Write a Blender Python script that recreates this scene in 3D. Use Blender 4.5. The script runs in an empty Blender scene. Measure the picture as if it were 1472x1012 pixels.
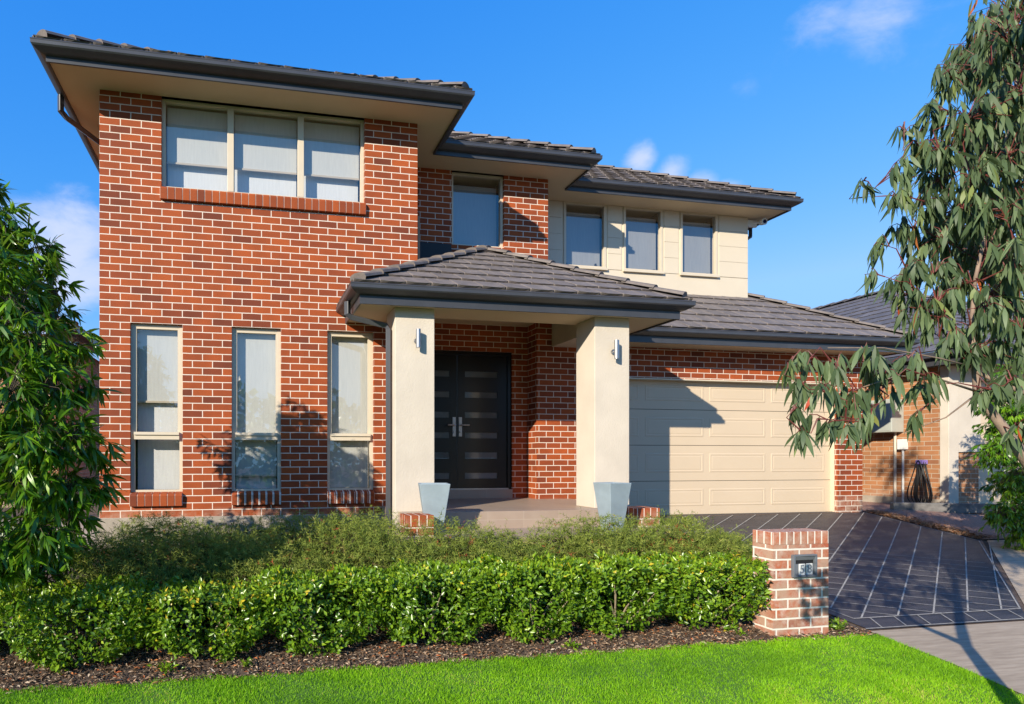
import bpy, math, random
import numpy as np
from mathutils import Vector, Matrix, noise as mnoise
random.seed(7); rng = np.random.default_rng(11)
SC = bpy.context.scene
COL = SC.collection
R = math.radians

# ------------------------------------------------------------------ camera
F_PX, CX, CY = 821.15, 506.63, 659.40           # focal length and principal point, on a 1472 x 1012 frame
CAM = Vector((1.763, -7.267, 0.7144)); YAW = 10.256
cd = bpy.data.cameras.new('camera'); cam = bpy.data.objects.new('camera', cd); COL.objects.link(cam)
cam.location = CAM; cam.rotation_euler = (R(90), 0, R(-YAW))
cd.sensor_width = 36; cd.lens = 36*F_PX/1472
cd.shift_x = -(CX-736)/1472; cd.shift_y = (CY-506)/1472
cd.clip_start = 0.05; cd.clip_end = 3000
SC.camera = cam
FW = Vector((math.sin(R(YAW)), math.cos(R(YAW)), 0)); RT = Vector((math.cos(R(YAW)), -math.sin(R(YAW)), 0)); UP = Vector((0, 0, 1))
def at(u, v, depth):                             # a point seen at (u, v) at that distance ahead
    return CAM + FW*depth + RT*((u-CX)/F_PX*depth) + UP*((CY-v)/F_PX*depth)

# ------------------------------------------------------------------ tagging
def tag(o, label=None, cat=None, group=None, kind=None):
    if label: o['label'] = label
    if cat: o['category'] = cat
    if group: o['group'] = group
    if kind: o['kind'] = kind
    return o
def empty(name, loc=(0, 0, 0), label=None, cat=None, group=None, rz=0, parent=None):
    o = bpy.data.objects.new(name, None); COL.objects.link(o); o.location = loc; o.rotation_euler.z = rz
    o.empty_display_size = .2
    if parent: o.parent = parent
    return tag(o, label, cat, group)

# ------------------------------------------------------------------ mesh builder
class MB:
    def __init__(s): s.v = []; s.f = []; s.uv = []; s.mi = []
    def face(s, pts, uv=None, mi=0):
        b = len(s.v); pts = [Vector(p) for p in pts]; s.v += [tuple(p) for p in pts]
        s.f.append(tuple(range(b, b+len(pts))))
        if uv is None:
            n = (pts[1]-pts[0]).cross(pts[2]-pts[0])
            a = [abs(n.x), abs(n.y), abs(n.z)]; k = a.index(max(a))
            if k == 0: uv = [(p.y, p.z) for p in pts]
            elif k == 1: uv = [(p.x, p.z) for p in pts]
            else: uv = [(p.x, p.y) for p in pts]
        s.uv += list(uv); s.mi.append(mi)
    def box(s, x0, x1, y0, y1, z0, z1, swap=False, mi=0):
        c = [Vector((x, y, z)) for x in (x0, x1) for y in (y0, y1) for z in (z0, z1)]
        for q in ((0, 4, 5, 1), (4, 6, 7, 5), (6, 2, 3, 7), (2, 0, 1, 3), (1, 5, 7, 3), (0, 2, 6, 4)):
            pts = [c[i] for i in q]
            if swap:
                n = (pts[1]-pts[0]).cross(pts[2]-pts[0])
                if abs(n.z) > max(abs(n.x), abs(n.y)): uv = [(p.y*1.0+.12, p.x) for p in pts]
                elif abs(n.y) > abs(n.x): uv = [((p.z-z0)+.5*0, p.x) for p in pts]
                else: uv = [(p.z-z0, p.y) for p in pts]
                s.face(pts, uv, mi)
            else: s.face(pts, None, mi)
    def tube(s, pts, rad, n=8, cap=True, mi=0):
        pts = [Vector(p) for p in pts]
        if not isinstance(rad, (list, tuple)): rad = [rad]*len(pts)
        rings = []; prev = None
        for i, p in enumerate(pts):
            d = (pts[min(i+1, len(pts)-1)]-pts[max(i-1, 0)]).normalized()
            if prev is None:
                a = d.orthogonal().normalized()
            else:
                a = (prev-d*prev.dot(d)).normalized()
            prev = a; b = d.cross(a)
            base = len(s.v)
            for k in range(n):
                t = 2*math.pi*k/n+math.pi/n
                s.v.append(tuple(p+(a*math.cos(t)+b*math.sin(t))*rad[i]))
            rings.append(base)
        for i in range(len(rings)-1):
            for k in range(n):
                k2 = (k+1) % n
                s.f.append((rings[i]+k, rings[i]+k2, rings[i+1]+k2, rings[i+1]+k)); s.mi.append(mi)
                s.uv += [(k/n, i), ((k+1)/n, i), ((k+1)/n, i+1), (k/n, i+1)]
        if cap:
            for r_, rev in ((rings[0], True), (rings[-1], False)):
                q = [r_+k for k in range(n)]
                if rev: q.reverse()
                s.f.append(tuple(q)); s.mi.append(mi); s.uv += [(0, 0)]*n
    def sweep(s, prof, path, mi=0):               # prof: (outward, z) points; path: plan points, outward is to the right of travel
        P = [Vector((p[0], p[1])) for p in path]; N = []
        for i in range(len(P)-1):
            d = (P[i+1]-P[i]).normalized(); N.append(Vector((d.y, -d.x)))
        rows = []
        for i, p in enumerate(P):
            if i == 0: m = N[0]
            elif i == len(P)-1: m = N[-1]
            else:
                m = N[i-1]+N[i]; m = m/(m.dot(N[i]))
            rows.append([Vector((p.x+m.x*o, p.y+m.y*o, z)) for o, z in prof])
        for i in range(len(rows)-1):
            for k in range(len(prof)):
                k2 = (k+1) % len(prof)
                s.face([rows[i][k], rows[i+1][k], rows[i+1][k2], rows[i][k2]], mi=mi)
        s.face(rows[0][::-1], mi=mi); s.face(rows[-1], mi=mi)
    def build(s, name, mats, parent=None, smooth=False, bevel=0, weld=False):
        me = bpy.data.meshes.new(name); me.from_pydata(s.v, [], s.f)
        uvl = me.uv_layers.new(name='UVMap')
        uvl.data.foreach_set('uv', np.array(s.uv, dtype=np.float32).ravel())
        if not isinstance(mats, (list, tuple)): mats = [mats]
        for m in mats: me.materials.append(m)
        if len(mats) > 1: me.polygons.foreach_set('material_index', s.mi)
        if smooth: me.polygons.foreach_set('use_smooth', [True]*len(me.polygons))
        me.update()
        o = bpy.data.objects.new(name, me); COL.objects.link(o)
        if parent: o.parent = parent
        if bevel or weld:
            w = o.modifiers.new('weld', 'WELD'); w.merge_threshold = .0004
        if bevel:
            b = o.modifiers.new('bevel', 'BEVEL'); b.width = bevel; b.segments = 2; b.limit_method = 'ANGLE'; b.angle_limit = R(40)
        return o

# ------------------------------------------------------------------ materials
def mat(name):
    m = bpy.data.materials.new(name); m.use_nodes = True
    nt = m.node_tree; b = nt.nodes['Principled BSDF']
    return m, nt, b
def N(nt, t, **kw):
    n = nt.nodes.new(t)
    for k, v in kw.items():
        if k.startswith('i_'): n.inputs[k[2:].replace('_', ' ')].default_value = v
        else: setattr(n, k, v)
    return n
def ramp(nt, stops, interp='LINEAR'):
    r = nt.nodes.new('ShaderNodeValToRGB'); r.color_ramp.interpolation = interp
    el = r.color_ramp.elements
    while len(el) < len(stops): el.new(.5)
    for e, (p, c) in zip(el, stops): e.position = p; e.color = (*c, 1)
    return r
def L(nt, a, b): nt.links.new(a, b)
def mixc(nt, a, b, f, mode='MIX'):
    m = nt.nodes.new('ShaderNodeMix'); m.data_type = 'RGBA'; m.blend_type = mode
    for sock, v in ((m.inputs[6], a), (m.inputs[7], b), (m.inputs[0], f)):
        if hasattr(v, 'is_linked') or isinstance(v, bpy.types.NodeSocket): L(nt, v, sock)
        elif isinstance(v, (int, float)): sock.default_value = v
        else: sock.default_value = (*v, 1)
    return m.outputs[2]
def objc(nt): return nt.nodes.new('ShaderNodeTexCoord').outputs['Object']
def uvc(nt): return nt.nodes.new('ShaderNodeTexCoord').outputs['UV']
def noise(nt, vec, scale, detail=4, rough=.55):
    n = N(nt, 'ShaderNodeTexNoise'); n.inputs['Scale'].default_value = scale; n.inputs['Detail'].default_value = detail; n.inputs['Roughness'].default_value = rough
    L(nt, vec, n.inputs['Vector']); return n.outputs['Fac']
def bump(nt, b, h, strength, dist=.01):
    bn = N(nt, 'ShaderNodeBump'); bn.inputs['Strength'].default_value = strength; bn.inputs['Distance'].default_value = dist
    L(nt, h, bn.inputs['Height']); L(nt, bn.outputs[0], b.inputs['Normal']); return bn
def plain(name, col, rough=.6, var=.12, scale=6, bmp=.0, metal=0, bscale=120):
    m, nt, b = mat(name); oc = objc(nt)
    n = noise(nt, oc, scale)
    r = ramp(nt, ((.3, tuple(c*(1-var) for c in col)), (.7, tuple(min(1, c*(1+var)) for c in col))))
    L(nt, n, r.inputs[0]); L(nt, r.outputs[0], b.inputs['Base Color'])
    b.inputs['Roughness'].default_value = rough; b.inputs['Metallic'].default_value = metal
    if bmp: bump(nt, b, noise(nt, oc, bscale, 3), bmp, .004)
    return m
def brick_mat(name, c1, c2, cdark, mortar, su=0.12, sv=0.0, joint=.0055, eff=0.0, bw=.24, rh=.0875):
    m, nt, b = mat(name); uv = uvc(nt); oc = objc(nt)
    mp = N(nt, 'ShaderNodeMapping'); mp.inputs['Location'].default_value = (su, sv, 0); L(nt, uv, mp.inputs['Vector'])
    # slightly wavering joints
    nz = N(nt, 'ShaderNodeTexNoise'); nz.inputs['Scale'].default_value = 9; L(nt, mp.outputs[0], nz.inputs['Vector'])
    va = N(nt, 'ShaderNodeVectorMath', operation='MULTIPLY_ADD'); va.inputs[1].default_value = (.006, .005, 0)
    L(nt, nz.outputs['Color'], va.inputs[0]); L(nt, mp.outputs[0], va.inputs[2])
    def bt(a, c, mo, bias):
        k = N(nt, 'ShaderNodeTexBrick'); k.offset = .5
        k.inputs['Color1'].default_value = (*a, 1); k.inputs['Color2'].default_value = (*c, 1); k.inputs['Mortar'].default_value = (*mo, 1)
        k.inputs['Scale'].default_value = 1; k.inputs['Mortar Size'].default_value = joint; k.inputs['Mortar Smooth'].default_value = .15
        k.inputs['Bias'].default_value = bias; k.inputs['Brick Width'].default_value = bw; k.inputs['Row Height'].default_value = rh
        L(nt, va.outputs[0], k.inputs['Vector']); return k
    k = bt(c1, c2, c1, 0)
    k2 = bt((0, 0, 0), (1, 1, 1), (0, 0, 0), -.1)
    fine = noise(nt, oc, 60, 5, .7); big = noise(nt, oc, 3.1, 3)
    ctr = N(nt, 'ShaderNodeMapRange'); ctr.inputs[1].default_value = .45; ctr.inputs[2].default_value = .7
    L(nt, fine, ctr.inputs[0])
    dk = N(nt, 'ShaderNodeMapRange'); dk.inputs[1].default_value = .70; dk.inputs[2].default_value = .95; dk.inputs[4].default_value = .75
    L(nt, k2.outputs['Color'], dk.inputs[0])
    c = mixc(nt, k.outputs['Color'], cdark, dk.outputs[0])
    ml = N(nt, 'ShaderNodeMath', operation='MULTIPLY'); ml.inputs[1].default_value = .28; L(nt, ctr.outputs[0], ml.inputs[0])
    c = mixc(nt, c, cdark, ml.outputs[0])
    m2 = N(nt, 'ShaderNodeMapRange'); m2.inputs[1].default_value = .35; m2.inputs[2].default_value = .7; m2.inputs[3].default_value = .86; m2.inputs[4].default_value = 1.1
    L(nt, big, m2.inputs[0])
    sc = N(nt, 'ShaderNodeVectorMath', operation='SCALE'); L(nt, c, sc.inputs[0]); L(nt, m2.outputs[0], sc.inputs['Scale'])
    c = sc.outputs[0]
    if eff:
        e1 = noise(nt, oc, 14, 6, .7)
        er = N(nt, 'ShaderNodeMapRange'); er.inputs[1].default_value = .47; er.inputs[2].default_value = .68; er.inputs[4].default_value = eff; L(nt, e1, er.inputs[0])
        c = mixc(nt, c, (.62, .55, .5), er.outputs[0])
    sz_ = N(nt, 'ShaderNodeSeparateXYZ'); L(nt, oc, sz_.inputs[0])
    st = N(nt, 'ShaderNodeMapRange'); st.inputs[1].default_value = .13; st.inputs[2].default_value = -.02; st.inputs[4].default_value = .9; L(nt, sz_.outputs[2], st.inputs[0])
    sn = N(nt, 'ShaderNodeMapRange'); sn.inputs[1].default_value = .38; sn.inputs[2].default_value = .62; L(nt, noise(nt, oc, 6, 5, .7), sn.inputs[0])
    sm = N(nt, 'ShaderNodeMath', operation='MULTIPLY'); L(nt, st.outputs[0], sm.inputs[0]); L(nt, sn.outputs[0], sm.inputs[1])
    c = mixc(nt, c, (.42, .27, .19), sm.outputs[0])
    mcol = mixc(nt, tuple(x*.82 for x in mortar), mortar, big)
    c = mixc(nt, c, mcol, k.outputs['Fac'])
    L(nt, c, b.inputs['Base Color']); b.inputs['Roughness'].default_value = .85
    inv = N(nt, 'ShaderNodeMath', operation='MULTIPLY_ADD'); inv.inputs[1].default_value = -1; L(nt, k.outputs['Fac'], inv.inputs[0])
    f2 = N(nt, 'ShaderNodeMath', operation='MULTIPLY'); f2.inputs[1].default_value = .35; L(nt, fine, f2.inputs[0]); L(nt, f2.outputs[0], inv.inputs[2])
    bump(nt, b, inv.outputs[0], .6, .005)
    return m
RED1, RED2, REDD = (.39, .075, .010), (.23, .041, .009), (.11, .024, .010)
M_BR = brick_mat('red_brick', RED1, RED2, REDD, (.80, .68, .57))
M_BS = brick_mat('red_brick_on_edge', RED1, RED2, REDD, (.80, .68, .57), su=.005, sv=0, bw=5)
M_BL = brick_mat('letterbox_brick', (.46, .13, .055), (.36, .085, .04), (.16, .045, .03), (.78, .71, .62), su=.02, sv=.0, joint=.0085, eff=.58)
M_BLE = brick_mat('letterbox_brick_on_edge', (.46, .13, .055), (.36, .085, .04), (.16, .045, .03), (.78, .71, .62), su=.01, sv=.02, joint=.007, eff=.5, bw=5, rh=.0735)
M_BT = brick_mat('tan_brick', (.44, .20, .085), (.36, .15, .062), (.27, .11, .05), (.52, .43, .32))
M_REN = plain('cream_render', (.60, .525, .43), .85, .07, 2.2, .8, bscale=55)
M_RENC = plain('cream_cladding', (.64, .55, .42), .65, .03, 2, .1)
M_SOF = plain('soffit_paint', (.56, .45, .31), .8, .03, 2)
M_MET = plain('dark_grey_steel', (.052, .053, .060), .38, .12, 4)
M_FRM = plain('cream_aluminium', (.62, .53, .40), .45, .03, 5)
M_GD = plain('garage_door_paint', (.62, .49, .345), .5, .02, 2, .08, bscale=40)
M_STEEL = plain('brushed_steel', (.40, .40, .41), .35, .05, 30, metal=.9)
M_TILEF = None
def floor_tile():
    m, nt, b = mat('porch_tile'); uv = uvc(nt)
    k = N(nt, 'ShaderNodeTexBrick'); k.offset = 0
    k.inputs['Color1'].default_value = (.33, .24, .18, 1); k.inputs['Color2'].default_value = (.29, .21, .16, 1); k.inputs['Mortar'].default_value = (.42, .35, .28, 1)
    k.inputs['Scale'].default_value = 1; k.inputs['Mortar Size'].default_value = .003; k.inputs['Brick Width'].default_value = .45; k.inputs['Row Height'].default_value = .45
    L(nt, uv, k.inputs['Vector']); n = noise(nt, objc(nt), 5, 5)
    c = mixc(nt, k.outputs['Color'], (.40, .31, .24), n); L(nt, c, b.inputs['Base Color']); b.inputs['Roughness'].default_value = .45
    return m
M_TILEF = floor_tile()
def roof_mat(name, a, b_):
    m, nt, b = mat(name); uv = uvc(nt); oc = objc(nt)
    w = N(nt, 'ShaderNodeTexWhiteNoise', noise_dimensions='2D'); L(nt, uv, w.inputs['Vector'])
    r = ramp(nt, ((0, a), (1, b_))); L(nt, w.outputs['Value'], r.inputs[0])
    n = noise(nt, oc, 7, 6, .65); rr = ramp(nt, ((.35, (.75, .75, .75)), (.65, (1.15, 1.12, 1.08)))); L(nt, n, rr.inputs[0])
    c = mixc(nt, r.outputs[0], rr.outputs[0], 1.0, 'MULTIPLY'); L(nt, c, b.inputs['Base Color'])
    b.inputs['Roughness'].default_value = .75; bump(nt, b, noise(nt, oc, 90, 4), .3, .004); return m
M_RT = roof_mat('roof_tile', (.145, .122, .112), (.195, .166, .152))
M_RT2 = roof_mat('neighbour_roof_tile', (.085, .08, .088), (.14, .13, .14))
def glass_mat():
    m, nt, b = mat('window_glass'); nt.nodes.remove(b); out = nt.nodes['Material Output']
    fr = N(nt, 'ShaderNodeLayerWeight'); fr.inputs[0].default_value = .5
    pw = N(nt, 'ShaderNodeMath', operation='POWER'); pw.inputs[1].default_value = 3.6; L(nt, fr.outputs['Facing'], pw.inputs[0])
    md = N(nt, 'ShaderNodeMath', operation='MULTIPLY_ADD'); md.inputs[1].default_value = .82; md.inputs[2].default_value = .17; L(nt, pw.outputs[0], md.inputs[0])
    tr = N(nt, 'ShaderNodeBsdfTransparent'); tr.inputs[0].default_value = (.91, .91, .90, 1)
    gl = N(nt, 'ShaderNodeBsdfGlossy'); gl.inputs['Roughness'].default_value = .01
    nn = noise(nt, objc(nt), 1.3, 2); bn = N(nt, 'ShaderNodeBump'); bn.inputs['Strength'].default_value = .08; bn.inputs['Distance'].default_value = .02; L(nt, nn, bn.inputs['Height']); L(nt, bn.outputs[0], gl.inputs['Normal'])
    mx = N(nt, 'ShaderNodeMixShader'); L(nt, md.outputs[0], mx.inputs[0]); L(nt, tr.outputs[0], mx.inputs[1]); L(nt, gl.outputs[0], mx.inputs[2]); L(nt, mx.outputs[0], out.inputs[0])
    return m
M_GL = glass_mat()
def blind_mat(name, col):
    m, nt, b = mat(name); oc = objc(nt)
    mp = N(nt, 'ShaderNodeMapping'); mp.inputs['Scale'].default_value = (14, 14, 1.5); L(nt, oc, mp.inputs['Vector'])
    n = noise(nt, mp.outputs[0], 3, 4)
    r = ramp(nt, ((.3, tuple(c*.9 for c in col)), (.7, col))); L(nt, n, r.inputs[0]); L(nt, r.outputs[0], b.inputs['Base Color']); b.inputs['Roughness'].default_value = .9
    return m
M_BLD = blind_mat('roller_blind', (.72, .72, .68)); M_BLD2 = blind_mat('rear_blind', (.88, .89, .89))
M_BLD3 = blind_mat('shaded_blind', (.36, .37, .38))  # darker blind copy: shade and reflection at small upper windows put into its colour
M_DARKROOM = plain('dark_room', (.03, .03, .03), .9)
M_DOOR = plain('black_door_paint', (.004, .004, .0045), .30, .1, 3)
M_DGL = plain('frosted_strip_glass', (.12, .13, .135), .12, .35, 1.5)
def ground_mat(name, stops, scale, bmp=.5, bs=30, rough=.95, dist=.02):
    m, nt, b = mat(name); oc = objc(nt)
    n = noise(nt, oc, scale, 8, .7); r = ramp(nt, stops); L(nt, n, r.inputs[0]); L(nt, r.outputs[0], b.inputs['Base Color'])
    b.inputs['Roughness'].default_value = rough; bump(nt, b, noise(nt, oc, bs, 6, .7), bmp, dist); return m
M_SOIL = ground_mat('soil', ((.3, (.045, .028, .020)), (.55, (.10, .068, .05)), (.75, (.19, .14, .11))), 22)
M_LAWN = ground_mat('lawn_soil', ((.3, (.06, .13, .015)), (.7, (.10, .22, .02))), 12)
def drive_mat():
    m, nt, b = mat('dark_stencilled_concrete'); oc = objc(nt)
    mp = N(nt, 'ShaderNodeMapping'); mp.inputs['Rotation'].default_value = (0, 0, R(-33)); mp.inputs['Scale'].default_value = (1.2, 7, 1); L(nt, oc, mp.inputs['Vector'])
    n = noise(nt, mp.outputs[0], 1.6, 6, .6); n2 = noise(nt, oc, 45, 4, .7)
    r = ramp(nt, ((.3, (.038, .034, .038)), (.7, (.095, .085, .086)))); L(nt, n, r.inputs[0])
    c = mixc(nt, r.outputs[0], (.16, .15, .155), n2, 'OVERLAY'); L(nt, c, b.inputs['Base Color']); b.inputs['Roughness'].default_value = .55
    bump(nt, b, n2, .45, .008); return m
M_DRV = drive_mat()
M_LINE = plain('pale_stencil_line', (.31, .29, .26), .8, .25, 25)
def conc_mat():
    m, nt, b = mat('pale_concrete'); oc = objc(nt)
    mp = N(nt, 'ShaderNodeMapping'); mp.inputs['Scale'].default_value = (1, 9, 1); mp.inputs['Rotation'].default_value = (0, 0, R(8)); L(nt, oc, mp.inputs['Vector'])
    n = noise(nt, mp.outputs[0], 3, 7, .65); n2 = noise(nt, oc, 1.3, 5, .6)
    r = ramp(nt, ((.3, (.34, .26, .18)), (.7, (.54, .43, .31)))); L(nt, n, r.inputs[0])
    c = mixc(nt, r.outputs[0], (.22, .18, .155), n2, 'MULTIPLY'); c = mixc(nt, r.outputs[0], c, .35)
    L(nt, c, b.inputs['Base Color']); b.inputs['Roughness'].default_value = .9; bump(nt, b, n, .35, .006); return m
M_CONC = conc_mat()
M_SLAB = plain('slab_edge_concrete', (.34, .29, .23), .9, .2, 5, .5)
def leaf_mat(name, stops, rough=.38, trans=.3, tcol=None, spec=.5):
    m, nt, b = mat(name); out = nt.nodes['Material Output']
    sx = N(nt, 'ShaderNodeSeparateXYZ'); L(nt, uvc(nt), sx.inputs[0])
    r = ramp(nt, stops); L(nt, sx.outputs[0], r.inputs[0])
    L(nt, r.outputs[0], b.inputs['Base Color']); b.inputs['Roughness'].default_value = rough; b.inputs['Specular IOR Level'].default_value = spec
    t = N(nt, 'ShaderNodeBsdfTranslucent'); c = mixc(nt, r.outputs[0], tcol or (.5, .7, .05), .35, 'MIX'); L(nt, c, t.inputs[0])
    mx = N(nt, 'ShaderNodeMixShader'); mx.inputs[0].default_value = trans; L(nt, b.outputs[0], mx.inputs[1]); L(nt, t.outputs[0], mx.inputs[2]); L(nt, mx.outputs[0], out.inputs[0])
    return m
M_LT = leaf_mat('glossy_lance_leaf', ((0, (.035, .10, .008)), (.45, (.085, .21, .010)), (.75, (.19, .36, .015)), (1, (.36, .52, .03))), .30, .30, spec=.5)
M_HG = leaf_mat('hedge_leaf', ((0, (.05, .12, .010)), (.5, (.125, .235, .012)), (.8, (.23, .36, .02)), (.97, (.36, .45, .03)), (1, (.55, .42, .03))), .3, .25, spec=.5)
M_EU = leaf_mat('gum_leaf', ((0, (.05, .08, .035)), (.35, (.075, .115, .05)), (.7, (.145, .20, .09)), (.88, (.21, .25, .07)), (.93, (.30, .15, .04)), (1, (.42, .05, .02))), .5, .18, tcol=(.4, .5, .06), spec=.3)
M_SH = leaf_mat('feathery_leaf', ((0, (.08, .12, .022)), (.45, (.20, .25, .04)), (.75, (.31, .34, .065)), (.9, (.40, .36, .12)), (.96, (.26, .12, .05)), (1, (.35, .06, .03))), .6, .2, spec=.2)
M_GR = leaf_mat('grass_blade', ((0, (.12, .28, .010)), (.5, (.24, .50, .010)), (.9, (.34, .60, .016)), (1, (.48, .46, .10))), .55, .3, tcol=(.4, .8, .04), spec=.25)
M_TW = plain('red_twig', (.13, .028, .022), .6, .3, 20)
M_BK = plain('grey_brown_bark', (.24, .17, .125), .85, .3, 12, .5)
M_BK2 = plain('dark_bark', (.09, .065, .045), .85, .3, 12, .5)
M_STEM = plain('pale_stem', (.32, .25, .17), .8, .25, 20)
M_POT = plain('blue_grey_concrete', (.25, .31, .35), .7, .12, 5, .3)
M_BLK = plain('black_rubber', (.012, .012, .013), .45)
M_WHT = plain('white_plastic', (.72, .72, .70), .5, .03)
M_GREY = plain('grey_metal_box', (.40, .41, .36), .5, .05)
M_TIMB = plain('weathered_sleeper', (.16, .15, .14), .85, .35, 9, .6)
M_WOOD = plain('orange_timber', (.46, .22, .08), .7, .25, 14)
M_PEB = ground_mat('red_gravel', ((.35, (.22, .10, .07)), (.55, (.42, .24, .17)), (.75, (.55, .40, .30))), 60, .9, 60)

# ------------------------------------------------------------------ ground
def g(Y):
    if Y >= .8: return -.2
    if Y >= -3: return -.2+(Y-.8)*.66/3.8
    return max(-1.35, -.86+(Y+3)*.19/4)
def sheet(name, poly_rows, dz, m, **k):
    """poly_rows: list of (Y, xl, xr), far to near"""
    mb = MB()
    for (y1, a1, b1), (y0, a0, b0) in zip(poly_rows[:-1], poly_rows[1:]):
        n = max(1, int(abs(y1-y0)/.4)) if max(y1, y0) < 3 else 1
        for i in range(n):
            t0, t1 = i/n, (i+1)/n
            def q(t): return (y1+(y0-y1)*t, a1+(a0-a1)*t, b1+(b0-b1)*t)
            Ya, al, ar = q(t0); Yb, bl, br_ = q(t1)
            mb.face([(bl, Yb, g(Yb)+dz), (br_, Yb, g(Yb)+dz), (ar, Ya, g(Ya)+dz), (al, Ya, g(Ya)+dz)])
    o = mb.build(name, m); tag(o, kind='structure', **k); return o
ys = [400, 60, 20, 8, 3, .8, -1, -3, -5, -8, -13.4, -40, -150]
sheet('ground', [(y, -300, 300) for y in ys], 0, M_SOIL)
sheet('driveway', [(.9, 6.6, 12.13), (0, 6.9, 12.17), (-.75, 7.08, 12.2), (-2.98, 7.33, 9.2)], .012, M_DRV)
sheet('footpath', [(-.78, 12.25, 16), (-2.98, 9.26, 16)], .008, M_CONC)
sheet('concrete_crossover', [(-3.0, 7.30, 16), (-3.7, 7.17, 16), (-4.3, 6.98, 16), (-6, 6.4, 16), (-12, 5.6, 16)], .010, M_CONC)
sheet('lawn', [(-3.07, -14, 7.27), (-3.7, -14, 7.14), (-4.3, -14, 6.95), (-6, -14, 6.37), (-12, -14, 5.57)], .006, M_LAWN)
sheet('side_path', [(2.0, -2.2, -.05), (-.2, -2.2, -.05), (-.9, -2.2, -.3)], .02, M_SLAB)
# stencil lines
mb = MB()
def line(p, q, w=.013, seg=6):
    p = Vector(p); q = Vector(q); d = (q-p).normalized(); n = Vector((-d.y, d.x))*w/2
    ks = max(1, int((q-p).length/.5))
    for i in range(ks):
        a = p+(q-p)*(i/ks); b = p+(q-p)*((i+1)/ks)
        mb.face([(c.x, c.y, g(c.y)+.0165) for c in (a-n, b-n, b+n, a+n)])
SL = .65
def clipseg(x0):   # a long line through (x0, -2.77) rising at slope SL, clipped to the slab
    x, y = x0, -2.77
    xe = 12.05; ye = y+(xe-x)*SL
    if ye > .72: xe = x+(.72-y)/SL; ye = .72
    y_s, x_s = y, x
    if x < 7.45:
        x_s = 7.45-(0)*1; y_s = y+(x_s-x)*SL
        lx = 7.45-.12*((y_s+2.77)); x_s = lx; y_s = y+(x_s-x)*SL
    if y_s < .7: line((x_s, y_s), (xe, ye))
for i in range(-9, 6): clipseg(7.08+.428*i)
line((7.42, -2.77), (9.46, -2.77)); line((7.42, -2.77), (6.85, .7)); line((9.46, -2.77), (12.07, -.80)); line((12.07, -.80), (12.03, .7))
line((7.31, -2.965), (9.18, -2.965), .012)
for i in range(8): line((7.60+.28*i, -2.78), (7.50+.28*i, -2.955), .012)
for i in range(12):
    y0 = -2.52+.235*i; x0 = 7.42-.17*(y0+2.77)
    x1 = min(12.0, x0+(y0+2.77)/.42); y1 = y0-(x1-x0)*.42
    xr = (y0+.42*x0+2.77+.815*9.46)/(.815+.42)      # where it meets the right edge
    if xr < x1: x1 = xr; y1 = y0-(x1-x0)*.42
    line((x0, y0), (x1, y1), .010)
tag(mb.build('driveway_lines', M_LINE), kind='structure')

# ------------------------------------------------------------------ the brick house
CH = .0875
ZS = 5.135          # upper soffit
ZE = 5.276          # upper gutter top
EAV = .6
H = empty('brick_house', (0, 0, 0), 'two storey red brick and cream house with dark tiled hip roofs', 'house')
def wall(name, m, pos, a0, a1, z0, z1, holes, axis='Y', face=-1, thick=.11, parent=H, rev_mat=None):
    """wall sheet with openings and reveals; axis Y: plane y=pos spanning x; axis X: plane x=pos spanning y. face: side it looks to."""
    mb = MB()
    A = sorted({a0, a1, *[h[0] for h in holes], *[h[1] for h in holes]}); Z = sorted({z0, z1, *[h[2] for h in holes], *[h[3] for h in holes]})
    def P(a, d, z): return (a, pos-face*d, z) if axis == 'Y' else (pos-face*d, a, z)
    def q(a, b, c, e):
        pts = [a, b, c, e]
        mb.face(pts)
    def flip(pts): return pts if ((face == -1) == (axis == 'Y')) else pts[::-1]
    for i in range(len(A)-1):
        for j in range(len(Z)-1):
            ca, cz = (A[i]+A[i+1])/2, (Z[j]+Z[j+1])/2
            if any(h[0] < ca < h[1] and h[2] < cz < h[3] for h in holes): continue
            mb.face(flip([P(A[i], 0, Z[j]), P(A[i+1], 0, Z[j]), P(A[i+1], 0, Z[j+1]), P(A[i], 0, Z[j+1])]))
    for h in holes:
        x0, x1, y0, y1 = h[:4]; t = thick
        mb.face(flip([P(x0, 0, y0), P(x0, 0, y1), P(x0, t, y1), P(x0, t, y0)]))
        mb.face(flip([P(x1, 0, y0), P(x1, t, y0), P(x1, t, y1), P(x1, 0, y1)]))
        mb.face(flip([P(x0, 0, y1), P(x1, 0, y1), P(x1, t, y1), P(x0, t, y1)]))
        mb.face(flip([P(x0, 0, y0), P(x0, t, y0), P(x1, t, y0), P(x1, 0, y0)]))
    return mb.build(name, m, parent)
WL = [(.35, .96, .30, 2.36), (1.55, 2.16, .30, 2.36), (2.75, 3.36, .30, 2.36)]
WU = (.71, 3.24, 4.03, ZS)
wall('brick_wall', M_BR, 0, 0, 3.95, 0, ZS, WL+[WU])
wall('brick_wall', M_BR, 0, 0, 9, 0, ZS, [], axis='X', face=-1)
wall('brick_wall', M_BR, 3.95, 0, 1.08, 0, ZS, [], axis='X', face=1)
wall('brick_wall', M_BR, 3.95, 1.08, 1.115, 0, 3.2, [], axis='X', face=1)
WB = (4.82, 5.68, 4.0, ZS)
wall('brick_wall', M_BR, 1.08, 3.95, 6.42, 2.85, ZS, [WB])
wall('brick_wall', M_BR, 6.42, 1.08, 1.749, 3.0, ZS, [], axis='X', face=1)
WC = [(7.08, 7.88, 4.02, ZS), (8.22, 8.99, 4.02, ZS), (9.35, 10.11, 4.02, ZS)]
wall('rendered_wall', M_RENC, 1.749, 6.42, 10.762, 3.2, ZS, WC)
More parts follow.
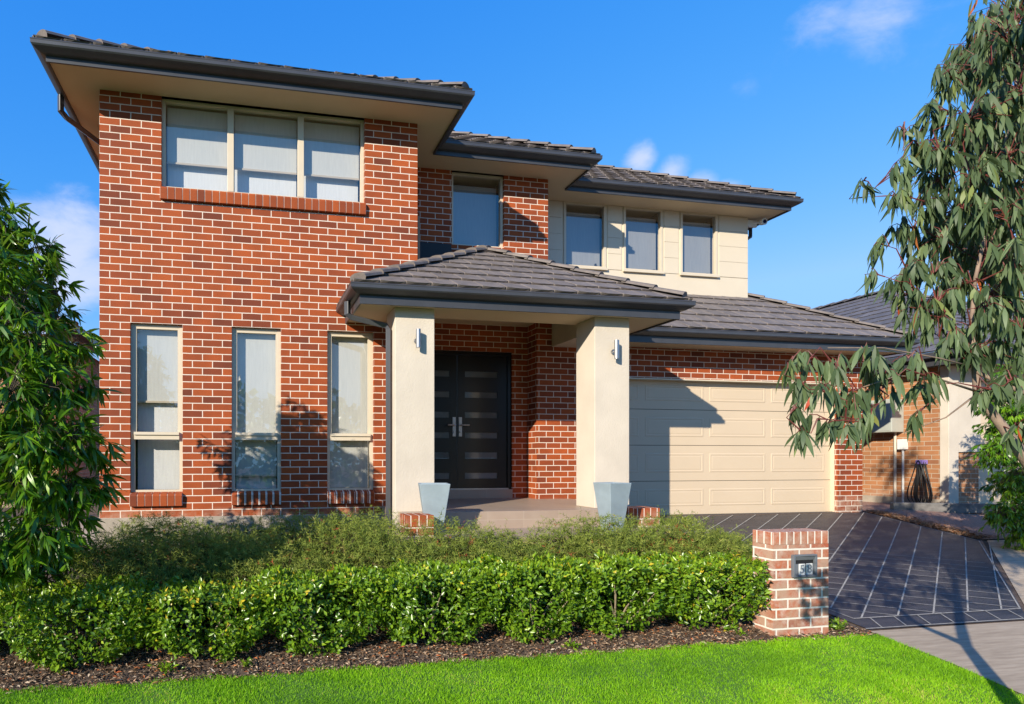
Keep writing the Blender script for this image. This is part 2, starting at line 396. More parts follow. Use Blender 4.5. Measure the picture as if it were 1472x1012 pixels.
wall('rendered_wall', M_RENC, 10.762, 1.749, 9, 2.6, ZS, [], axis='X', face=1)
# slab edge under the front wall
mb = MB(); mb.box(-.02, 3.5, -.03, .2, -.6, 0); mb.box(-.02, .1, .2, 9, -.6, 0); mb.build('slab_edge', M_SLAB, H)
# door wall, return, garage walls
DY = 1.115
wall('brick_wall', M_BR, DY, 3.95, 6.08, .1, 2.82, [(4.05, 5.83, .2, 2.385)], thick=.12)
wall('brick_wall', M_BR, 6.08, .805, DY, .1, 2.82, [], axis='X', face=-1)
GY = .805
wall('brick_wall', M_BR, GY, 6.08, 12.1, -.25, 2.82, [(6.79, 11.589, -.25, 1.99)], thick=.14)
wall('brick_wall', M_BR, 12.1, GY, 9, -.25, 2.55, [], axis='X', face=1)
# lintel trim over the garage opening
mb = MB(); mb.box(6.785, 11.594, GY-.012, GY+.13, 1.972, 1.992); mb.build('lintel', M_FRM, H)
# cladding boards between the upper windows
segm = [MB() for _ in range(4)]; zt = ZS-.004; segs = [(6.43, 7.045), (7.915, 8.185), (9.025, 9.315), (10.145, 10.755)]
for k in range(4):
    z1 = zt-k*.279; z0 = z1-.276
    for q, (a, b) in enumerate(segs): segm[q].box(a, b, 1.749-.010, 1.7485, max(z0, 4.0), z1)
for q in segm: q.build('cladding', M_RENC, H, bevel=.003)

# windows: the frame is the part, its panes, blinds and sill are sub-parts
def window(x0, x1, z0, z1, Y, mull=(), transom=None, blinds=(), set_=.06, fw=.042, sill=None, sash=True):
    mb = MB(); y0, y1 = Y+set_-.012, Y+set_+.05
    def bar(a, b, c, d, yy0=y0, yy1=y1): mb.box(a, b, yy0, yy1, c, d)
    bar(x0, x0+fw, z0, z1); bar(x1-fw, x1, z0, z1); bar(x0+fw, x1-fw, z0, z0+fw*.8); bar(x0+fw, x1-fw, z1-fw*.8, z1)
    xs = [x0+fw]
    for a, b in mull: bar(a, b, z0+fw*.8, z1-fw*.8, y0-.004, y1-.002); xs += [a, b]
    xs.append(x1-fw)
    if transom:
        mb.box(x0+fw, x1-fw, Y+.012, y1-.003, transom-.035, transom+.02); mb.box(x0+fw, x1-fw, Y-.006, y1-.006, transom+.0205, transom+.055)
        for s in (0, 1):
            xx = x0+fw if s == 0 else x1-fw-.022
            mb.box(xx, xx+.022, y0+.004, y1-.008, transom+.056, z1-fw*.8-.001)
        mb.box(x0+fw+.022, x1-fw-.022, y0+.004, y1-.008, z1-fw*.8-.026, z1-fw*.8-.001)
    w = mb.build('window', M_FRM, H, bevel=.003)
    zs = [z0+fw*.8, z1-fw*.8] if not transom else None
    panes = []
    for i in range(0, len(xs), 2):
        if transom: panes += [(xs[i], xs[i+1], z0+fw*.8, transom-.035), (xs[i], xs[i+1], transom+.055, z1-fw*.8)]
        else: panes.append((xs[i], xs[i+1], z0+fw*.8, z1-fw*.8))
    for a, b, c, d in panes:
        m_ = MB(); yy = Y+set_+.02
        m_.face([(a, yy, c), (b, yy, c), (b, yy, d), (a, yy, d)]); m_.build('pane', M_GL, w)
    for (a, b, c, d, off, mt) in blinds:
        m_ = MB(); yy = Y+set_+off
        m_.box(a, b, yy, yy+.004, c, d)
        if mt == 0: m_.box(a, b, yy-.012, yy-.0005, c-.012, c+.012, mi=1)
        m_.build('blind', [(M_BLD, M_BLD2, M_BLD3)[mt], M_FRM], w)
    if sill:
        m_ = MB(); a, b, c, d = sill
        n = round((b-a)/CH); 
        for i in range(n):
            u0 = a+(b-a)*i/n; u1 = a+(b-a)*(i+1)/n
            pr = [(Y-.045, c+.005), (Y-.052, d-.035), (Y-.035, d-.012), (Y+.06, d+.012), (Y+.06, c)]
            j = .0048
            L_ = [(u0+j, y, z) for y, z in pr]; Rr = [(u1-j, y, z) for y, z in pr]
            for k in range(5):
                k2 = (k+1) % 5; m_.face([L_[k], L_[k2], Rr[k2], Rr[k]][::-1], [(.1, u0+.02), (.14, u0+.02), (.14, u0+.06), (.1, u0+.06)])
            m_.face(L_, [(.1, u0+.04)]*5); m_.face(Rr[::-1], [(.1, u0+.04)]*5)
        pj = [(Y-.040, c+.008), (Y-.047, d-.036), (Y-.032, d-.017), (Y+.058, d+.007), (Y+.058, c+.002)]
        Lm = [(a, y, z) for y, z in pj]; Rm = [(b, y, z) for y, z in pj]
        for k in range(5):
            k2 = (k+1) % 5; m_.face([Lm[k], Lm[k2], Rm[k2], Rm[k]][::-1], mi=1)
        m_.face(Lm, mi=1); m_.face(Rm[::-1], mi=1)
        m_.build('sill', [M_BS, M_MORT], w)
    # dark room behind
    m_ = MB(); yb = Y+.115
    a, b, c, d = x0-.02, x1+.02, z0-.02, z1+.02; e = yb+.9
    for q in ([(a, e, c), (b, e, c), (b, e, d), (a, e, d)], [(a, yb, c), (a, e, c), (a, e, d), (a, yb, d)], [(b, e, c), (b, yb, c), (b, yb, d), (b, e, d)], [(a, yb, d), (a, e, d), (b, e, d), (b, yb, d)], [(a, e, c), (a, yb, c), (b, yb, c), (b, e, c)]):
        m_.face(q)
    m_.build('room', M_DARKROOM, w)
    return w
M_MORT = plain('pale_mortar', (.62, .52, .43), .9, .1, 20)
x0, x1, z0, z1 = WU
window(x0, x1, z0, z1, 0, mull=((1.495, 1.575), (2.375, 2.455)), sill=(x0-.01, x1+.01, z0-.165, z0),
       blinds=[(a, b, 4.40, 5.09, .085, 0) for a, b in ((.76, 1.49), (1.58, 2.37), (2.46, 3.19))]+[(a, b, 4.07, 5.07, .15, 1) for a, b in ((.76, 1.49), (1.58, 2.37), (2.46, 3.19))])
for i, (a, b, c, d) in enumerate(WL):
    bl = {0: [(a+.05, b-.05, 1.42, 2.32, .085, 0), (a+.05, b-.05, .33, 2.30, .15, 1)],
          1: [(a+.05, b-.05, .50, 2.32, .085, 0), (a+.05, b-.05, .33, 2.30, .15, 1)],
          2: [(a+.05, b-.05, .33, 2.32, .085, 0)]}[i]
    window(a, b, c, d, 0, transom=.985, blinds=bl, sill=(a, b, c-.165, c))
window(*WB, 1.08, blinds=[(WB[0]+.05, WB[1]-.05, 4.04, ZS-.13, .12, 2)])
for (a, b, c, d) in WC:
    w = window(a, b, c, d, 1.749, blinds=[(a+.05, b-.05, 4.06, ZS-.13, .10, 2)], set_=-.005)
    m_ = MB(); m_.box(a-.02, b+.02, 1.749-.045, 1.749-.019, c-.03, c+.012); m_.build('sill', M_FRM, w, bevel=.003)
    for s_ in (a+.08, b-.16):
        m_ = MB(); m_.box(s_, s_+.03, 1.749+.06, 1.749+.09, c+.035, c+.035+random.uniform(.03, .10)); m_.box(s_+.035, s_+.075, 1.749+.06, 1.749+.09, c+.035, c+.035+random.uniform(.02, .06))
        m_.build('ornament', M_BLK, w, bevel=.006)

# soffits, gutters, fascia
up_path = [(-.568, 9.2), (-.568, -.568), (4.518, -.568), (4.518, .514), (6.99, .514), (6.99, 1.181), (11.33, 1.181), (11.33, 9.2)]
lo_path = [(2.863, -.003), (2.863, -1.103), (7.171, -1.103), (7.171, .237), (12.52, .237), (12.52, 9.2)]
GL_H = .0
def eaves(path, zt, zf, parent=H):
    # gutter: outer lip runs on the path; prof offsets are outward of the path (negative = inward), path walked with outside on the right
    mb = MB(); pr = [(0, zt), (.004, zt-.008), (0, zt-.018), (0, zt-.052), (-.012, zt-.066), (-.045, zt-.085), (-.075, zt-.10), (-.118, zt-.108), (-.118, zt-.03), (-.100, zt-.03), (-.100, zt-.095), (-.045, zt-.070), (-.010, zt-.045), (-.010, zt-.004)]
    mb.sweep(pr, path); mb.build('gutter', M_MET, parent)
    mb = MB(); mb.sweep([(-.119, zt-.02), (-.119, zf), (-.140, zf), (-.140, zt-.02)], path); mb.build('fascia', M_MET, parent)
eaves([(x, y) for x, y in up_path], ZE, 5.108)
eaves(lo_path, 2.657, 2.455)
def plate(name, m, poly, z, parent=H, th=.006):
    mb = MB(); mb.face([(x, y, z) for x, y in poly][::-1]); mb.face([(x, y, z+th) for x, y in poly]); return mb.build(name, m, parent)
e = .141
for poly in ([(-.568+e, 9), (-.568+e, -.568+e), (4.518-e, -.568+e), (4.518-e, 0), (4.518-e, 9)],
             [(4.518-e, .514+e), (6.99-e, .514+e), (6.99-e, 9), (4.518-e, 9)],
             [(6.99-e, 1.181+e), (11.33-e, 1.181+e), (11.33-e, 9), (6.99-e, 9)]):
    plate('soffit', M_SOF, poly, ZS)
ZL = 2.475
for poly in ([(2.863+e, -1.103+e), (7.171-e, -1.103+e), (7.171-e, -.40), (2.863+e, -.40)], [(2.863+e, -.40), (3.93, -.40), (3.93, -.001), (2.863+e, -.001)],
             [(6.33, -.40), (7.171-e, -.40), (7.171-e, .237+e), (6.33, .237+e)], [(6.33, .237+e), (12.52-e, .237+e), (12.52-e, .86), (6.33, .86)],
             [(12.05, .86), (12.52-e, .86), (12.52-e, 9), (12.05, 9)]):
    plate('soffit', M_SOF, poly, ZL)
plate('soffit', M_SOF, [(3.6, -.5), (6.6, -.5), (6.6, 1.2), (3.6, 1.2)], 2.80)
mb = MB(); mb.box(3.45, 6.80, -.48, -.40, ZL+.006, 2.80); mb.box(6.33, 6.74, -.40, GY, 2.43, 2.80); mb.box(3.5, 3.93, -.40, 0, ZL-.02, 2.80); mb.build('porch_beam', M_REN, H)
# columns
for cx0, zb in ((3.43, -.55), (5.982, .1)):
    mb = MB(); mb.box(cx0, cx0+.478, -.83, -.42, zb, ZL-.001); mb.build('column', M_REN, H, bevel=.006)
# porch floor with tiled edge
mb = MB(); mb.box(3.47, 6.62, -1.0, 0, -.28, .10); mb.box(3.955, 6.62, 0, DY+.02, -.28, .10); mb.box(3.3, 6.8, -1.75, -1.0, -.62, -.10)
mb.build('porch_floor', M_TILEF, H, bevel=.003)
# double front door
mb = MB()
mb.box(4.05, 4.11, DY+.03, DY+.11, .2, 2.385); mb.box(5.77, 5.83, DY+.03, DY+.11, .2, 2.385); mb.box(4.11, 5.77, DY+.03, DY+.11, 2.33, 2.385)
df = mb.build('door_frame', M_DOOR, H)
mb = MB(); mb.box(4.05, 5.83, DY-.01, DY+.12, .10, .235); mb.build('threshold', M_TILEF, df)
mb = MB(); mb.box(4.11, 5.77, DY+.005, DY+.05, .2355, .255); mb.build('weather_strip', M_STEEL, df)
for a, b, hx, s in ((4.113, 4.937, 4.89, -1), (4.943, 5.767, 4.99, 1)):
    mb = MB(); zs = [.255, .404, .494, .72, .81, 1.033, 1.123, 1.35, 1.44, 1.664, 1.754, 1.985, 2.075, 2.328]
    sa, sb = (4.27, 4.819) if s < 0 else (5.069, 5.608)
    mb.box(a, sa, DY+.055, DY+.095, .255, 2.328); mb.box(sb, b, DY+.055, DY+.095, .255, 2.328)
    for i in range(0, len(zs)-1, 2): mb.box(sa, sb, DY+.055, DY+.095, zs[i], zs[i+1])
    dr = mb.build('front_door', M_DOOR, H)
    for i in range(1, len(zs)-1, 2):
        m_ = MB(); m_.box(sa+.001, sb-.001, DY+.067, DY+.085, zs[i]+.0005, zs[i+1]-.0005); m_.build('glass_strip', M_DGL, dr)
    m_ = MB(); m_.box(hx-.026, hx+.026, DY+.043, DY+.0545, 1.06, 1.36); m_.tube([(hx, DY+.05, 1.235), (hx, DY-.01, 1.235), (hx+s*.03, DY-.02, 1.235), (hx+s*.125, DY-.02, 1.235)], .013); m_.tube([(hx, DY+.044, 1.13), (hx, DY+.03, 1.13)], .018)
    m_.build('handle', M_STEEL, dr, bevel=.002)
# garage door: four sections, raised panels
mb = MB(); y = GY+.115; top = 2.03
zr = [-.195, .353, .932, 1.511, 2.03]
for k in range(4):
    za, zb = zr[k]+.004, zr[k+1]-.004
    mb.box(6.80, 11.58, y, y+.03, za, zb)
    pa, pb = za+.135, zb-.125
    for i in range(4):
        xb = 11.455-i*1.184; xa = xb-1.072
        def rect(off, yy): return [(xa+off, yy, pa+off), (xb-off, yy, pa+off), (xb-off, yy, pb-off), (xa+off, yy, pb-off)]
        rs = [rect(0, y-.0005), rect(.012, y-.005), rect(.026, y-.005), rect(.036, y-.0012), rect(.060, y-.004)]
        for a_, b_ in zip(rs[:-1], rs[1:]):
            for j in range(4): mb.face([a_[j], a_[(j+1) % 4], b_[(j+1) % 4], b_[j]])
        mb.face(rs[-1])
gd = mb.build('garage_door', M_GD, H)
mb = MB(); mb.box(6.79, 11.589, y-.02, y+.04, -.21, -.192); mb.build('seal', M_BLK, gd)
mb = MB(); mb.box(6.8, 11.58, y+.031, y+.05, -.25, 2.1); mb.build('backing', M_DARKROOM, gd)
mb = MB(); mb.box(11.581, 11.5885, GY+.05, GY+.125, -.2, 1.97); mb.build('door_jamb', M_FRM, gd)
# wall lights
for x, z0, z1 in ((3.69, 2.0, 2.215), (6.235, 1.95, 2.18)):
    w = MB(); w.tube([(x, -.90, z0), (x, -.90, z1)], .028, 16); wl = w.build('wall_light', M_STEEL, H, smooth=False)
    w = MB(); w.tube([(x, -.831, (z0+z1)/2-.02), (x, -.845, (z0+z1)/2-.02)], .034, 14); w.tube([(x, -.84, (z0+z1)/2-.02), (x, -.885, (z0+z1)/2-.02)], .012); w.build('bracket', M_STEEL, wl)
# security light under the right soffit, and the pipe offset
mb = MB(); mb.tube([(10.99, 1.70, 5.04), (10.99, 1.62, 5.03)], [.05, .06], 14); mb.box(10.77, 10.97, 1.76, 1.80, 4.98, 5.10); mb.tube([(10.87, 1.78, 5.05), (10.99, 1.70, 5.04)], .02); sl = mb.build('security_light', M_WHT, H)
mb = MB(); mb.tube([(10.99, 1.619, 5.03), (10.99, 1.612, 5.03)], .036, 14); mb.build('lens', plain('dark_lens', (.01, .015, .06), .1), sl)
def pipe(pts, r=.042, w=None): 
    mb = MB(); mb.tube(pts, r, 4); return mb.build('downpipe', M_MET, H, bevel=.006)
pipe([(-.52, .30, 5.19), (-.52, .30, 5.0), (-.47, .38, 4.96), (-.06, 1.1, 4.93), (-.05, 1.15, 4.8), (-.05, 1.15, 0)])
pipe([(11.27, 2.2, 5.17), (11.27, 2.2, 4.99), (11.2, 2.2, 4.95), (10.84, 2.2, 4.90), (10.82, 2.2, 4.82), (10.82, 2.2, 3.4)])
pipe([(2.905, -.62, 2.57), (2.905, -.62, 2.42), (2.96, -.62, 2.385), (3.36, -.68, 2.29), (3.385, -.69, 2.24), (3.385, -.69, -.6)])
# dark flashing in the pocket above the porch roof
mb = MB(); mb.box(3.96, 4.80, 1.035, 1.078, 3.0, 3.985); mb.box(3.955, 3.985, .0, 1.034, 3.0, 3.92); mb.build('flashing', plain('black_flashing', (.012, .012, .013), .6), H)

# ------------------------------------------------------------------ tiled roofs
def roof_plane(mb, A, B, S, sl, sr, slope_len, gauge=.32, tw=.30, lift=.024):
    """A,B eave ends; S unit vector up the slope; sl/sr how far the sides close in per metre of slope"""
    A = Vector(A); B = Vector(B); S = Vector(S).normalized(); W = (B-A).length; E = (B-A)/W; Nn = E.cross(S).normalized()
    if Nn.z < 0: Nn = -Nn
    prof = [(0, 0), (.03, .010), (.16, .008), (.40, .004), (.75, .003), (.95, .005), (.985, .003)]
    n = int(math.ceil(slope_len/gauge))
    for k in range(n):
        s0 = k*gauge; s1 = min(s0+gauge+.02, slope_len)
        l0, r0 = sl*s0, W-sr*s0; l1, r1 = sl*s1, W-sr*s1
        if r0-l0 < .02: break
        if r1 < l1: r1 = l1 = (l1+r1)/2
        off = .5*(k % 2)+rng.uniform(-.01, .01)
        i0 = int(math.floor(l0/tw-off))-1; i1 = int(math.ceil(r0/tw-off))+1
        if sl < 0: i0 = int(math.floor(l1/tw-off))-1
        for i in range(i0, i1+1):
            jl = rng.uniform(-.004, .004); js = rng.uniform(-.006, .006)
            xs = [((i+off)+p)*tw for p, h in prof]+[(i+off+1)*tw-.001]
            hs = [h for p, h in prof]+[0.0]
            if xs[-1] < min(l0, l1) or xs[0] > max(r0, r1): continue
            fr = []; bk = []; dn = []
            for x, h in zip(xs, hs):
                xf = min(max(x, l0), r0); xb = min(max(x, l1), r1)
                uu_ = (x/tw-i-off); sag = -.010*math.sin(math.pi*min(max(uu_, 0), 1))+(.016 if (uu_ < .02 or uu_ > .98) else 0)
                fr.append(A+E*xf+S*(s0+js+sag)+Nn*(lift+h+jl)); bk.append(A+E*xb+S*s1+Nn*(h*.6+.004)); dn.append(A+E*xf+S*(s0+js+.004)+Nn*(-.004))
            uv = [(i+.37, k*1.7+.21)]*4
            for q in range(len(xs)-1):
                if (fr[q+1]-fr[q]).length < 1e-5 and (bk[q+1]-bk[q]).length < 1e-5: continue
                mb.face([fr[q], fr[q+1], bk[q+1], bk[q]], uv); mb.face([dn[q], dn[q+1], fr[q+1], fr[q]], uv)
def caps(mb, P0, P1, r=.088, ln=.36):
    P0 = Vector(P0); P1 = Vector(P1); d = (P1-P0); d.normalize()
    if d.z > .05: P0 = P0+d*.10-UP*.030
    Lh = (P1-P0).length; n = int(Lh/ln)+1
    side = d.cross(UP).normalized(); up = side.cross(d).normalized()
    for i in range(n):
        a = P0+d*(i*ln); b = P0+d*min((i+1)*ln+.05, Lh)
        uv = [(i+.5, 91.3)]*4; K = 7
        for rr0, rr1, h0, h1 in ((r*1.12, r*.98, .030, .008),):
            ra = []; rb = []; rc = []
            for k in range(K+1):
                t = math.pi*k/K
                ca, sa = math.cos(t), math.sin(t)**.8
                ra.append(a+side*ca*rr0*1.15+up*(sa*rr0*.62+h0)); rb.append(b+side*ca*rr1*1.15+up*(sa*rr1*.62+h1)); rc.append(a+side*ca*rr0*.9+up*(sa*rr0*.45-.02))
            for k in range(K):
                mb.face([ra[k], rb[k], rb[k+1], ra[k+1]][::-1], uv); mb.face([rc[k], ra[k], ra[k+1], rc[k+1]][::-1], uv)
def hip(mb, cm, x0, x1, y0, y1, z, sl=.64, sides='FLRB'):
    """rectangular hip roof with a tiled surface"""
    W = x1-x0; D = y1-y0; k = math.sqrt(1+sl*sl)
    run = min(W, D)/2; zr = z+run*sl; cl = 1/k
    if 'F' in sides: roof_plane(mb, (x0, y0, z), (x1, y0, z), (0, 1, sl), cl, cl, run*k)
    if 'B' in sides: roof_plane(mb, (x1, y1, z), (x0, y1, z), (0, -1, sl), cl, cl, run*k)
    if 'L' in sides: roof_plane(mb, (x0, y1, z), (x0, y0, z), (1, 0, sl), cl, cl, run*k)
    if 'R' in sides: roof_plane(mb, (x1, y0, z), (x1, y1, z), (-1, 0, sl), cl, cl, run*k)
    if W <= D: r0 = (x0+run, y0+run, zr); r1 = (x0+run, y1-run, zr); c = [((x0, y0), r0), ((x1, y0), r0), ((x0, y1), r1), ((x1, y1), r1)]
    else: r0 = (x0+run, y0+run, zr); r1 = (x1-run, y0+run, zr); c = [((x0, y0), r0), ((x1, y0), r1), ((x0, y1), r0), ((x1, y1), r1)]
    for (cx, cy), rr in c: caps(cm, (cx, cy, z+.02), rr)
    caps(cm, r0, r1)
zt = ZE+.012; ins = .03
mb = MB(); cm = MB()
hip(mb, cm, 1.9, 6.99-ins, .514+ins, 8.6, zt, sides='FR')
hip(mb, cm, -.568+ins, 4.518-ins, -.568+ins, 8.6, zt, sides='FLR')
hip(mb, cm, -.568+ins, 11.33-ins, 1.181+ins, 9.17, zt, sides='FLRB')
rf = mb.build('upper_roof', M_RT, H); cm.build('ridge_cap', M_RT, rf)
# porch roof (three slopes up to a peak) and garage lean-to with its right hip
mb = MB(); cm = MB(); zt = 2.657+.012
ax, ay, az = 5.32, 1.04, 3.93
def slope_tri(A, B, apex):
    A = Vector(A); B = Vector(B); P = Vector(apex); E = (B-A).normalized(); f = A+E*(P-A).dot(E); s = (P-f); Ls = s.length
    roof_plane(mb, A, B, s/Ls, (f-A).dot(E)/Ls, (B-f).dot(E)/Ls, Ls)
X0, X1, Y0 = 2.863+ins, 7.171-ins, -1.103+ins
slope_tri((X0, Y0, zt), (X1, Y0, zt), (ax, ay, az))
slope_tri((X0, 1.04, zt), (X0, Y0, zt), (ax, ay, az)); slope_tri((X1, Y0, zt), (X1, 1.04, zt), (ax, ay, az))
caps(cm, (X0, Y0, zt+.02), (ax, ay, az+.02)); caps(cm, (X1, Y0, zt+.02), (ax, ay, az+.02))
pr_ = mb.build('porch_roof', M_RT, H); cm.build('ridge_cap', M_RT, pr_)
mb = MB(); cm = MB(); XG = 12.52-ins; YGe = .237+ins; sl = .66; k = math.sqrt(1+sl*sl)
run = 1.73
roof_plane(mb, (6.45, YGe, zt), (XG, YGe, zt), (0, 1, sl), 0, 1/k, run*k)
roof_plane(mb, (XG, YGe, zt), (XG, 9.0, zt), (-1, 0, sl), 1/k, 0, run*k)
caps(cm, (XG, YGe, zt+.02), (XG-run, YGe+run, zt+run*sl+.02)); caps(cm, (XG-run, YGe+run, zt+run*sl+.02), (XG-run, 9, zt+run*sl+.02))
gr = mb.build('garage_roof', M_RT, H); cm.build('ridge_cap', M_RT, gr)

# ------------------------------------------------------------------ neighbours
NB = empty('neighbouring_house', (14.5, 1.2, -.2), 'tan brick single storey house with grey tiled roof behind the garage corner', 'house')
def nb(mb, name, m, parent=NB, **k):
    o = mb.build(name, m, parent, **k)
    if parent is NB: o.matrix_parent_inverse = Matrix.Translation(Vector((-14.5, -1.2, .2)))
    return o
def nbwall(*a, **k):
    o = wall(*a, parent=None, **k); o.parent = NB; o.matrix_parent_inverse = Matrix.Translation(Vector((-14.5, -1.2, .2))); return o
nbwall('brick_wall', M_BT, 14.5, 1.2, 9, -.05, 2.45, [], axis='X', face=-1)
mb = MB(); mb.box(14.46, 14.6, 1.2, 9, -.4, -.05); nb(mb, 'slab_edge', M_SLAB)
nbwall('rendered_wall', M_REN, 1.2, 14.5, 20, .84, 2.45, [(15.3, 19.0, .84, 2.2)])
mb = MB(); mb.box(14.49, 14.72, 1.16, 1.30, -.3, 2.44); nb(mb, 'corner_pier', M_REN, bevel=.005)
nbwall('brick_wall', M_BT, 1.23, 14.72, 15.3, -.3, .84, [])
mb = MB(); mb.box(15.3, 19, 1.35, 1.4, -.3, 2.2); nb(mb, 'garage_door', M_GD)
mb = MB(); P_ = [(14.02, 9.4), (14.02, .65), (20.2, .65)]
mb.sweep([(0, 2.66), (0, 2.56), (-.10, 2.54), (-.12, 2.42), (-.14, 2.42), (-.14, 2.62)], P_); nb(mb, 'gutter', M_MET)
plate_ = MB(); plate_.face([(14.15, .8, 2.47), (14.15, 9, 2.47), (20, 9, 2.47), (20, .8, 2.47)]); nb(plate_, 'soffit', M_SOF)
mb = MB(); cm = MB(); hip(mb, cm, 14.05, 23.0, .68, 13, 2.67, sl=.56, sides='FL')
o = mb.build('roof', M_RT2, NB); o.matrix_parent_inverse = Matrix.Translation(Vector((-14.5, -1.2, .2)))
cm.build('ridge_cap', M_RT2, o)
mb = MB(); mb.box(14.20, 14.499, 1.9, 2.62, 1.24, 1.89); mbx = nb(mb, 'meter_box', M_GREY, bevel=.012)
mb = MB(); mb.box(14.195, 14.1995, 1.93, 2.59, 1.27, 1.86); mb.build('box_door', M_GREY, mbx, bevel=.001)
mb = MB(); mb.tube([(14.46, 2.03, 1.24), (14.46, 2.03, -.2)], .022); nb(mb, 'conduit', M_REN)
mb = MB(); mb.tube([(14.46, 1.89, 1.0), (14.46, 1.89, -.2)], .018); mb.box(14.40, 14.499, 1.83, 1.95, .90, 1.10); nb(mb, 'conduit', M_WHT)
# hose hung on the neighbour's wall
hz = empty('garden_hose', (14.42, 1.55, .66), 'black garden hose hanging in long loops on the tan brick wall', 'hose')
mb = MB()
for i in range(7):
    w = .07+.045*i*(.6+.4*random.random()); y0 = random.uniform(-.05, .05); dz = -.80-random.random()*.12; pts = []
    for t in range(25):
        a = 2*math.pi*t/24; yy = w*math.sin(a)*(.22+.78*((1-math.cos(a))/2)**1.6)
        zz = dz*(1-math.cos(a))/2
        pts.append((-.02-.012*i*math.cos(i), y0+yy, zz+.02))
    mb.tube(pts, .0085, 6, cap=False)
mb.build('coil', M_BLK, hz, smooth=True)
mb = MB(); mb.box(-.06, .075, -.06, .06, -.05, .03); mb.build('hook', plain('lilac_plastic', (.25, .18, .5), .4), hz, bevel=.01)
# sleepers
sp = empty('sleeper_wall', (0, 0, 0), 'low grey timber sleeper edging below the hanging hose', 'retaining wall')
for (a, b, z, dy) in (((12.95, .98), (14.35, .42), -.06, 0), ((12.75, .86), (14.2, .28), -.26, 0)):
    mb = MB(); p = Vector((*a, 0)); q = Vector((*b, 0)); d = (q-p).normalized(); n = Vector((-d.y, d.x, 0))*.05
    c = [p-n, q-n, q+n, p+n]
    lo = [Vector((v.x, v.y, z-.16)) for v in c]; hi = [Vector((v.x, v.y, z)) for v in c]
    mb.face(hi)
    for i in range(4): mb.face([lo[i], lo[(i+1) % 4], hi[(i+1) % 4], hi[i]])
    mb.build('sleeper', M_TIMB, sp, bevel=.008)
sheet('garden_gravel', [(3.2, 12.14, 14.5), (.85, 12.14, 14.5), (0, 12.19, 14.6), (-.75, 12.22, 14.6)], .016, M_PEB)
# side gate
sg = empty('side_gate', (12.3, 2.6, -.2), 'narrow timber gate with dark steel post between the two houses', 'gate')
mb = MB(); mb.box(-.12, .42, 0, .04, .02, 1.75)
mb.build('gate_panel', M_WOOD, sg, bevel=.004)
mb = MB(); mb.box(.43, .56, -.05, .07, 0, 2.0); mb.build('post', M_MET, sg, bevel=.004)
mb = MB(); mb.box(-.12, .42, -.03, -.001, .95, 1.03); mb.build('rail', M_MET, sg, bevel=.002)
# left neighbour and fence
LN = empty('far_left_house', (0, 0, 0), 'brown roofed brick house glimpsed behind the dark green tree', 'house')
mb = MB(); mb.box(-9, -2.6, 7, 15, -.2, 3.6); mb.build('brick_wall', M_BT, LN)
mb = MB(); mb.sweep([(0, 3.75), (0, 3.62), (-.15, 3.6), (-.15, 3.7)], [(-9.4, 6.6), (-2.1, 6.6), (-2.1, 15)]); mb.build('gutter', M_MET, LN)
mb = MB(); cm = MB(); hip(mb, cm, -9.5, -2.1, 6.6, 15, 3.75, sl=.45, sides='FR'); o = mb.build('roof', roof_mat('brown_roof_tile', (.16, .10, .07), (.23, .15, .11)), LN); cm.build('ridge_cap', M_RT, o)
fn = empty('paling_fence', (-2.4, 4.4, -.2), 'weathered timber paling fence behind the dark green tree', 'fence')
mb = MB()
for i in range(60): mb.box(-6+i*.105, -6+i*.105+.098, 0, .018, 0, 1.75+random.uniform(-.02, .02))
mb.build('palings', plain('aged_timber', (.30, .22, .16), .9, .3, 8, .4), fn)
mb = MB(); mb.box(-6, .3, .019, .06, .3, .38); mb.box(-6, .3, .019, .06, 1.4, 1.48); mb.build('rail', M_WOOD, fn)

# ------------------------------------------------------------------ letterbox pillar
LX0, LX1, LY0, LY1 = 6.302, 6.888, -2.976, -2.77
LP = empty('letterbox_pillar', (LX0, LY0, -.93), 'weathered brick letterbox pillar numbered 58 beside the driveway', 'letterbox')
inv = Matrix.Translation(Vector((-LX0, -LY0, .93)))
mb = MB(); mb.box(LX0, LX1, LY0, LY1, -.93, -.048)
o = mb.build('brick_body', M_BL, LP); o.matrix_parent_inverse = inv
mb = MB(); mb.box(LX0-.001, LX1+.001, LY0-.001, LY1+.001, -.0475, .066, swap=True)
o = mb.build('top_course', M_BLE, LP, bevel=.004); o.matrix_parent_inverse = inv
bx0, bx1, bz0, bz1 = 6.492, 6.736, -.335, -.135
mb = MB(); yy = LY0
fr = [(bx0, bz0), (bx1, bz0), (bx1, bz1), (bx0, bz1)]
mb.box(bx0, bx1, yy-.028, yy-.001, bz0, bz0+.018); mb.box(bx0, bx1, yy-.028, yy-.001, bz1-.016, bz1)
mb.box(bx0, bx0+.018, yy-.028, yy-.001, bz0+.018, bz1-.016); mb.box(bx1-.018, bx1, yy-.028, yy-.001, bz0+.018, bz1-.016)
mb.box(bx0+.018, bx1-.018, yy-.010, yy-.0012, bz0+.018, bz1-.085)
mb.face([(bx0+.018, yy-.027, bz1-.017), (bx1-.018, yy-.027, bz1-.017), (bx1-.018, yy-.012, bz1-.05), (bx0+.018, yy-.012, bz1-.05)])
lb = mb.build('letterbox', plain('grey_blue_steel', (.13, .145, .17), .4, .1, 8), LP, bevel=.002); lb.matrix_parent_inverse = inv
mb = MB(); mb.box(bx0+.018, bx1-.018, yy-.006, yy-.0015, bz1-.085, bz1-.016); mb.build('slot', M_BLK, lb)
